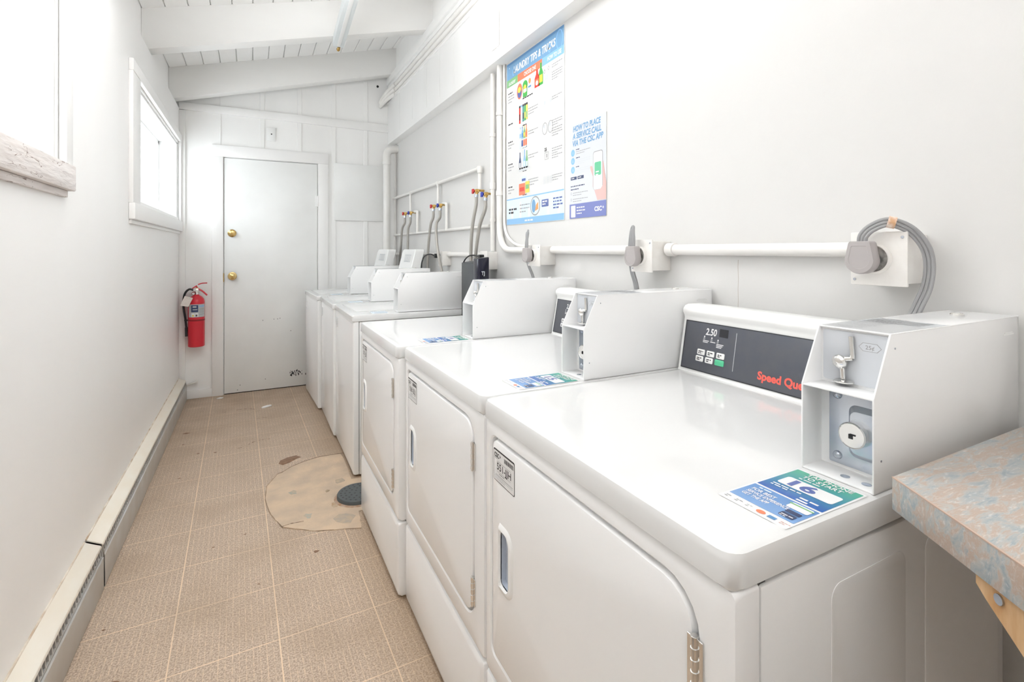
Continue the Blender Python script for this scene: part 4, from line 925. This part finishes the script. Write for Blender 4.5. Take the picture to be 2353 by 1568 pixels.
pr.rrect(U(.250), Vv(.830), U(.365), Vv(.762), .003, I_OR, 3); pr.rect(U(.265), Vv(.808), U(.35), Vv(.785), I_R, 4); pr.rrect(U(.370), Vv(.822), U(.445), Vv(.756), .003, I_Y, 3); pr.rect(U(.38), Vv(.80), U(.435), Vv(.775), I_GR, 4)
# right column drawings and text
for (a, b_) in ((.70, .185), (.765, .178)): pr.ring(U(a), Vv(b_), .008, .010, .0025, I_G, 3, 10)
pr.rect(U(.70), Vv(.235), U(.755), Vv(.208), I_LG, 3)
for j, (v, k) in enumerate(((.175, 2), (.215, 4), (.345, 2), (.470, 3), (.512, 4), (.618, 3), (.655, 2), (.760, 3))): pr.lines(U(.815), Vv(v), U(.155), k, .0115, .004, I_G, 2, seed=80 + j)
for a in (.705, .795): pr.ring(U(a), Vv(.352), .020, .024, .002, I_LG, 3, 18); pr.rect(U(a) - .008, Vv(.365), U(a) + .008, Vv(.345), I_LG, 3); pr.rect(U(a) - .001, Vv(.33), U(a) + .001, Vv(.295), I_LG, 3); pr.ring(U(a) , Vv(.495), .024, .030, .003, I_G, 3, 18); pr.ell(U(a) - .006, Vv(.482), .010, .010, I_LG, 3, 12)
pr.text('25', U(.70), Vv(.618), .022, I_K, 3, bold=.0006); pr.outline(U(.705), Vv(.665), U(.765), Vv(.625), .002, I_G, 3); pr.rect(U(.733), Vv(.655), U(.739), Vv(.635), I_K, 3)
for i in range(3):
    for k in range(4): pr.outline(U(.685) + i * .030, Vv(.795 - k * .0105), U(.685) + i * .030 + .020, Vv(.787 - k * .0105), .0015, I_LG, 3)
# foot of the poster
R(.006, .843, .994, .966, I_PB, 1); R(.006, .841, .994, .848, I_LB, 2); R(.006, .964, .994, .998, I_LB, 2)
for i in range(12): R(.02 + i * .08, .868 + .02 * (i % 3), .055 + i * .08, .962, I_W if i % 2 else I_PB, 2)
pr.lines(U(.05), Vv(.912), U(.18), 2, .018, .010, I_K, 4, seed=5); pr.lines(U(.27), Vv(.892), U(.18), 3, .018, .006, I_G, 4, seed=6)
pr.ell(U(.545), Vv(.905), .050, .050, I_G, 3); pr.ell(U(.545), Vv(.905), .043, .043, I_PB, 4); pr.ell(U(.52), Vv(.905), .020, .034, I_B2, 5); pr.poly([(U(.545), Vv(.935)), (U(.60), Vv(.925)), (U(.60), Vv(.885)), (U(.56), Vv(.900))], I_O, 6)
pr.rrect(U(.655), Vv(.918), U(.765), Vv(.878), .003, I_N, 4); pr.lines(U(.668), Vv(.893), U(.08), 2, .013, .007, I_W, 5, seed=7)
pr.lines(U(.835), Vv(.885), U(.14), 4, .015, .007, I_N, 4, seed=8)
pr.lines(U(.36), Vv(.986), U(.26), 1, .01, .008, I_W, 4, seed=9)
pr.build('printed_artwork', facing_mx((1.2722, 2.522, 1.402)), t, Matrix.Translation(-Vector(t.location)))

t = poster('poster', 1.889, 1.625, 1.404, 1.825, 'small poster on placing a service call, right of the large poster')
pw, ph = .264, .421
pr = Print(.0002)
pr.rect(0, 0, pw, ph, ink('cool_white', (.63, .65, .685)), 1)
for i, s_ in enumerate(('HOW TO PLACE', 'A SERVICE CALL', 'VIA THE CSC APP')): pr.text(s_, U((.10, .095, .085)[i]), Vv((.083, .160, .236)[i]), .034, I_B2, 3, bold=.0012, shear=.12, width=U((.76, .79, .84)[i]))
for i, f in enumerate((.305, .392, .486)):
    pr.ell(U(.098), Vv(f), .0145, .0155, I_LB, 3); pr.text('123'[i], U(.098) - .0035, Vv(f + .014), .014, I_W, 4)
    pr.lines(U(.19), Vv(f - .022), U(.18), 1, .01, .0038, I_DN, 3, seed=i); pr.lines(U(.19), Vv(f + .0), U(.40), 3 - (i == 0), .009, .0028, I_G if i == 0 else I_LG, 3, seed=i + 7)
pr.rect(U(.035), Vv(.592), U(.21), Vv(.560), I_DN, 3); pr.rect(U(.235), Vv(.592), U(.41), Vv(.560), I_DN, 3); pr.lines(U(.06), Vv(.580), U(.13), 1, .01, .004, I_W, 4); pr.lines(U(.26), Vv(.580), U(.13), 1, .01, .004, I_W, 4)
pr.lines(U(.035), Vv(.665), U(.40), 2, .014, .0045, I_DN, 3, seed=2)
for f in (.735, .80): pr.ring(U(.05), Vv(f), .005, .006, .0015, I_G, 3, 10); pr.lines(U(.10), Vv(f), U(.42), 2, .010, .003, I_G, 3, seed=3)
hand = [(.60, .53), (.585, .49), (.64, .49), (.68, .56), (.68, .40), (.93, .47), (.96, .56), (1.0, .68), (1.0, .838), (.775, .838), (.70, .74), (.655, .70), (.66, .60)]
pr.poly([(U(a), Vv(b_)) for a, b_ in hand], I_SK, 3)
pr.rrect(U(.665), Vv(.735), U(.915), Vv(.352), .012, I_G, 4); pr.rrect(U(.675), Vv(.733), U(.905), Vv(.360), .010, I_W, 5)
pr.rrect(U(.705), Vv(.595), U(.875), Vv(.462), .006, I_MG, 6); pr.lines(U(.735), Vv(.565), U(.11), 2, .012, .005, I_W, 7)
pr.poly([(U(.93), Vv(.49)), (U(.96), Vv(.60)), (U(1.0), Vv(.70)), (U(1.0), Vv(.84)), (U(.86), Vv(.84)), (U(.84), Vv(.742)), (U(.92), Vv(.70))], I_SK, 7)
pr.rect(0, 0, pw, ph * .152, ink('violet_blue', (.16, .19, .46)), 4)
pr.rrect(U(.045), ph * .012, U(.175), ph * .135, .003, I_W, 5); pr.lines(U(.21), ph * .105, U(.24), 3, .013, .005, I_W, 5, seed=4)
pr.text('CSC', U(.70), ph * .055, .026, I_W, 5, bold=.0010, width=U(.19)); pr.rect(U(.905), ph * .082, U(.945), ph * .088, I_W, 5); pr.rect(U(.92), ph * .072, U(.932), ph * .098, I_W, 5)
pr.build('printed_artwork', facing_mx((1.2722, 1.889, 1.404)), t, Matrix.Translation(-Vector(t.location)))

# ================================================================== FAR WALL THINGS
t = thing('cover_plate', (0.147, 5.024, 2.245), 'small blank white wall plate above the door', 'wall plate')
bm = NB(); box(bm, .112, .183, 5.018, 5.0295, 2.247, 2.368, .003); wpart(bm, 'plate', plast_m, t)
bm = NB(); cyl(bm, (.150, 5.0175, 2.31), (.150, 5.020, 2.31), .006, seg=12); wpart(bm, 'hole', black_m, t)
bm = NB(); box(bm, .690, 1.19, 5.014, 5.0215, 1.545, 2.092, .001); o = finish(bm, 'panel', door_m); tag(o, 'plain white patch panel on the far wall right of the door', 'wall panel')
t = thing('wall_hook', (1.08, 4.99, 2.9), 'small black knob on the far wall near the conduit ends', 'knob')
bm = NB(); lathe(bm, [(0, .014), (.008, .013), (.012, .008), (.011, 0)], (1.10, 5.03, 2.885), (0, -1, 0), 14); wpart(bm, 'knob', black_m, t)

# fire extinguisher
ex, ey = -0.420, 4.935
t = thing('fire_extinguisher', (ex, ey, .455), 'red fire extinguisher hanging on the far wall left of the door', 'fire extinguisher')
bm = NB(); lathe(bm, [(0, .455), (.052, .455), (.060, .460), (.0605, .468), (.0605, .828), (.055, .852), (.040, .872), (.022, .884), (.020, .890)], (ex, ey, 0), (0, 0, 1), 36); wpart(bm, 'cylinder', red_m, t, smooth=50)
bm = NB(); lathe(bm, [(.0607, .672), (.0622, .674), (.0622, .684), (.0607, .686)], (ex, ey, 0), (0, 0, 1), 36); wpart(bm, 'strap', dred_m, t)
def wrap(bm_m, a0, a1, z0, z1, r_, name, parent):
    bm = NB(); n_ = 10; A = []; B = []
    for i in range(n_ + 1):
        a = a0 + (a1 - a0) * i / n_; x, y = ex + r_ * math.sin(a), ey - r_ * math.cos(a); A.append(bm.verts.new((x, y, z0))); B.append(bm.verts.new((x, y, z1)))
    for i in range(n_): bm.faces.new((A[i], A[i + 1], B[i + 1], B[i]))
    return wpart(bm, name, bm_m, t, parent=parent)
lab = wrap(I_SG, -.95, 1.35, .705, .812, .0612, 'label', None)
wrap(I_DN, -.55, .30, .748, .806, .0616, 'label_panel', lab)
for i, (a0, a1, z0, z1, m_) in enumerate(((-.50, -.10, .708, .740, I_W), (-.40, -.20, .712, .726, I_Y), (-.05, .30, .708, .740, I_W), (.0, .2, .712, .728, I_K), (.42, 1.2, .790, .800, I_LB), (.42, 1.2, .774, .778, I_G), (.42, 1.2, .764, .768, I_G), (.42, 1.2, .752, .756, I_G), (.42, 1.2, .742, .745, I_G), (.42, 1.2, .726, .730, I_G), (-.35, .1, .785, .798, I_SG), (-.35, .2, .765, .772, I_SG))):
    wrap(m_, a0, a1, z0, z1, .0619, 'label_print', lab)
bm = NB(); cyl(bm, (ex, ey, .884), (ex, ey, .925), .017, seg=16); box(bm, ex - .022, ex + .018, ey - .014, ey + .014, .905, .940, .004); vv = wpart(bm, 'valve', chrome_m, t)
bm = NB(); cyl(bm, (ex - .018, ey - .014, .902), (ex - .018, ey - .030, .900), .014, seg=16); g_ = wpart(bm, 'gauge', dred_m, t)
bm = NB(); cyl(bm, (ex - .018, ey - .0302, .900), (ex - .018, ey - .031, .900), .010, seg=16); wpart(bm, 'gauge_face', I_W, t, parent=g_)
bm = NB(); prism(bm, [(ex - .030, .945), (ex + .002, .968), (ex + .020, .930), (ex + .013, .926), (ex - .002, .955), (ex - .026, .938)], ey - .012, ey + .012, 'y', .001); tube(bm, smooth_path([(ex + .012, ey, .972), (ex + .04, ey - .002, .982), (ex + .078, ey - .004, .984)], 5), .0045, 8); wpart(bm, 'top_lever', red_m, t)
bm = NB(); tube(bm, smooth_path([(ex + .010, ey, .940), (ex + .045, ey - .002, .915), (ex + .078, ey - .004, .880)], 5), .0065, 8); wpart(bm, 'carry_handle', red_m, t)
bm = NB(); cyl(bm, (ex - .005, ey - .014, .945), (ex + .012, ey - .014, .945), .004, seg=8); wpart(bm, 'pin', dbrass_m, t)
bm = NB(); tube(bm, smooth_path([(ex - .020, ey, .928), (ex - .050, ey, .935), (ex - .078, ey - .004, .905), (ex - .090, ey - .006, .845), (ex - .088, ey - .006, .775), (ex - .078, ey - .004, .700), (ex - .072, ey, .63), (ex - .068, ey, .575)], 6), .0085, 10); h_ = wpart(bm, 'hose', black_m, t)
bm = NB(); cyl(bm, (ex - .071, ey, .62), (ex - .067, ey, .545), .0105, .013, 14); wpart(bm, 'nozzle', black_m, t, parent=h_)
bm = NB(); box(bm, ex - .085, ex - .055, ey - .012, ey + .012, .672, .684, .003); wpart(bm, 'hose_clip', black_m, t)
bm = NB(); A = [(-.075, -.062, .886), (-.018, -.064, .866), (-.050, -.068, .795), (-.108, -.064, .808)]
f1 = [bm.verts.new((ex + a, ey + b_, c)) for a, b_, c in A]; f2 = [bm.verts.new((ex + a, ey + b_ + .001, c)) for a, b_, c in A]
bm.faces.new(f1); bm.faces.new(f2)
for i in range(4): bm.faces.new((f1[i], f1[(i + 1) % 4], f2[(i + 1) % 4], f2[i]))
tg_ = wpart(bm, 'inspection_tag', mat('tag_card', (.80, .75, .70), .6, var=(120, (.55, .30, .25), .25)), t, smooth=0)
bm = NB(); tube(bm, [(ex - .012, ey - .012, .905), (ex - .04, ey - .045, .895), (ex - .048, ey - .063, .874)], .0012, 6); wpart(bm, 'tag_string', I_G, t)
bm = NB(); box(bm, ex - .012, ex + .012, ey + .055, FY, .80, .93, .002); box(bm, ex - .010, ex + .010, ey + .012, ey + .060, .918, .930, .002); wpart(bm, 'bracket', galv_m, t)

# ================================================================== FLOOR THINGS
patch_m = mat('concrete_patch_tan', (.66, .505, .355), .6, var=(9, (.50, .395, .30), .9), bump=(60, .15))
pts = [(.437, 2.33), (.25, 2.40), (.12, 2.50), (.072, 2.66), (.055, 2.82), (.066, 2.97), (.120, 3.10), (.150, 3.115), (.20, 3.17), (.275, 3.215), (.36, 3.245), (.485, 3.235), (.485, 2.85), (.70, 2.84), (.70, 2.49), (.455, 2.485)]
rnd = random.Random(5); P2 = []
for i, p in enumerate(pts):
    q = pts[(i + 1) % len(pts)]
    for k in range(5): P2.append((p[0] + (q[0] - p[0]) * k / 5 + rnd.uniform(-.004, .004), p[1] + (q[1] - p[1]) * k / 5 + rnd.uniform(-.004, .004)))
bm = NB(); prism(bm, P2, 0.0, .0025, 'z'); o = finish(bm, 'concrete_patch', patch_m, None, 0); tag(o, 'smooth tan cement patch in the tiled floor around the drain', 'floor patch')
bm = NB(); C = Vector((.375, 2.87))  # dark crack bordering the patch on its far side
edge_pts = [(.118, 3.105), (.150, 3.118), (.20, 3.173), (.275, 3.218), (.36, 3.248), (.50, 3.238)]
pr = Print(.0003)
for a, b_ in zip(edge_pts, edge_pts[1:]):
    for k in range(6):
        p0 = (a[0] + (b_[0] - a[0]) * k / 6, a[1] + (b_[1] - a[1]) * k / 6); p1 = (a[0] + (b_[0] - a[0]) * (k + 1) / 6, a[1] + (b_[1] - a[1]) * (k + 1) / 6); w_ = rnd.uniform(.002, .006)
        pr.poly([(p0[0], p0[1] - .001), (p1[0], p1[1] - .001), (p1[0], p1[1] + w_), (p0[0], p0[1] + w_)], mat('crack_brown', (.16, .10, .06), .8), 10)
cb_m = mat('crack_brown', (.16, .10, .06), .8); cl_m = mat('crack_light', (.62, .48, .34), .8)
def ribbon(pts_, w0, w1, m_, L=10, broken=0.0):
    for a, b_ in zip(pts_, pts_[1:]):
        for k in range(5):
            if rnd.random() < broken: continue
            t0, t1 = k / 5, (k + 1) / 5; w_ = rnd.uniform(w0, w1)
            p0 = (a[0] + (b_[0] - a[0]) * t0, a[1] + (b_[1] - a[1]) * t0 + rnd.uniform(-.001, .001)); p1 = (a[0] + (b_[0] - a[0]) * t1, a[1] + (b_[1] - a[1]) * t1)
            d = Vector((p1[0] - p0[0], p1[1] - p0[1])).normalized(); nx, ny = -d.y * w_, d.x * w_
            pr.poly([(p0[0] - nx, p0[1] - ny), (p1[0] - nx, p1[1] - ny), (p1[0] + nx, p1[1] + ny), (p0[0] + nx, p0[1] + ny)], m_, L)
pr.build('crack', Matrix.Identity(4), o); pr = Print(.0003)
ribbon(pts[:8], .0010, .0022, mat('crack_tan', (.33, .23, .15), .8), 10, .12)
pr.build('crack', Matrix.Identity(4), o); pr = Print(.0003)
ribbon([(.118, 2.507), (.155, 2.515), (.21, 2.51)], .001, .003, cb_m, 10, 0)
pr.build('crack', Matrix.Identity(4), o)
for (x, y, a, c) in ((.185, 2.83, .020, (.36, .37, .33)), (.235, 2.55, .018, (.40, .43, .39)), (.345, 2.77, .012, (.30, .22, .14)), (.39, 2.45, .045, (.42, .36, .30)), (.42, 2.86, .03, (.36, .31, .26)), (.36, 2.60, .02, (.46, .30, .18))):
    pr = Print(.0003); pr.poly([(x + a * math.cos(q) * rnd.uniform(.6, 1.4), y + a * 1.3 * math.sin(q) * rnd.uniform(.6, 1.4)) for q in (0, .7, 1.4, 2.1, 2.8, 3.5, 4.2, 4.9, 5.6)], mat('patch_mark_%d' % int(x * 1000), c, .8, var=(45, (.52, .41, .29), 1.0)), 9)
    pr.build('stain', Matrix.Identity(4), o)
bm.free()
CR1 = [(-0.084, 3.628), (-0.047, 3.641), (0.005, 3.704), (0.054, 3.721), (0.101, 3.714)]
CR2 = [(-0.213, 4.479), (-0.140, 4.500), (-0.077, 4.503), (-0.018, 4.486), (0.034, 4.434)]
CR3 = [(0.012, 4.195), (0.070, 4.208), (0.108, 4.188)]
for pts_, lab in ((CR1, 'jagged brown crack across the tiles left of the dark worn spot'), (CR2, 'thin brown crack across the tiles in front of the door'), (CR3, 'short faint brown crack beside the white paint chip')):
    pr = Print(.0003); ribbon(pts_, .0012, .0036, cb_m, 2, .25); q_ = pr.build('floor_crack', Matrix.Identity(4)); tag(q_, lab, 'crack')
t = thing('floor_drain', (.480, 2.640, .0025), 'round black perforated floor drain cover beside the third dryer', 'drain')
drm = mat('drain_slate', (.085, .10, .105), .45)
bm = NB(); lathe(bm, [(.104, .0025), (.104, .020), (.101, .025), (0, .025)], (.48, 2.64, 0), (0, 0, 1), 48); wpart(bm, 'cover', drm, t)
bm = NB()
for ring_, n_ in ((.02, 4), (.042, 9), (.064, 15), (.085, 21)):
    for i in range(n_):
        a = 2 * PI * i / n_ + ring_ * 20; cyl(bm, (.48 + ring_ * math.cos(a), 2.64 + ring_ * math.sin(a), .0248), (.48 + ring_ * math.cos(a), 2.64 + ring_ * math.sin(a), .0254), .0055, seg=6)
wpart(bm, 'holes', black_m, t, smooth=0)
bm = NB(); lathe(bm, [(.118, .0025), (.112, .006), (.103, .006)], (.48, 2.64, 0), (0, 0, 1), 40); wpart(bm, 'rust_ring', mat('rust_ring', (.36, .20, .10), .8, var=(30, (.55, .45, .38), .8)), t)
def blob(pts_, h, name, m, label, cat, grp=None):
    bm = NB(); prism(bm, pts_, 0.0003, h, 'z', min(h * .3, .002)); o = finish(bm, name, m); return tag(o, label, cat, grp)
blob([(.060, 4.455), (.080, 4.448), (.118, 4.470), (.136, 4.486), (.128, 4.502), (.10, 4.497), (.072, 4.476)], .010, 'paint_chip', plast_m, 'white curled paint chip on the floor in front of the door', 'paint chip')
blob([(-.275, 4.91), (-.235, 4.90), (-.222, 4.922), (-.25, 4.935)], .006, 'paint_chip', plast_m, 'small white paint chip by the foot of the door frame', 'paint chip')
stm = mat('brown_stain', (.20, .115, .07), .8, var=(40, (.32, .2, .13), .8))
sp = [(.135, 3.255), (.155, 3.225), (.195, 3.245), (.235, 3.285), (.262, 3.30), (.235, 3.34), (.185, 3.33), (.145, 3.30)]
blob(sp, .0008, 'floor_stain', stm, 'dark brown worn spot on the tiles beyond the cement patch', 'stain')
for j, (x, y, a) in enumerate(((-.405, 4.085, .022), (-.40, 3.86, .009), (-.30, 3.65, .010), (-.21, 3.62, .010), (-.44, 2.1, .006), (-.36, 1.83, .012), (.02, 2.12, .005), (.235, 2.24, .012), (-.03, 2.52, .006), (-.15, 2.47, .006), (-.36, 3.30, .007), (.28, 2.83, .010))):
    pp = [(x + a * math.cos(q) * rnd.uniform(.6, 1.3), y + a * .7 * math.sin(q) * rnd.uniform(.6, 1.3)) for q in (0, .8, 1.7, 2.5, 3.3, 4.2, 5.1)]
    o = blob(pp, .0006, 'floor_stain', stm, 'small dark scuff mark on the tan tiles of the aisle floor', 'stain', 'scuff marks on the aisle floor')
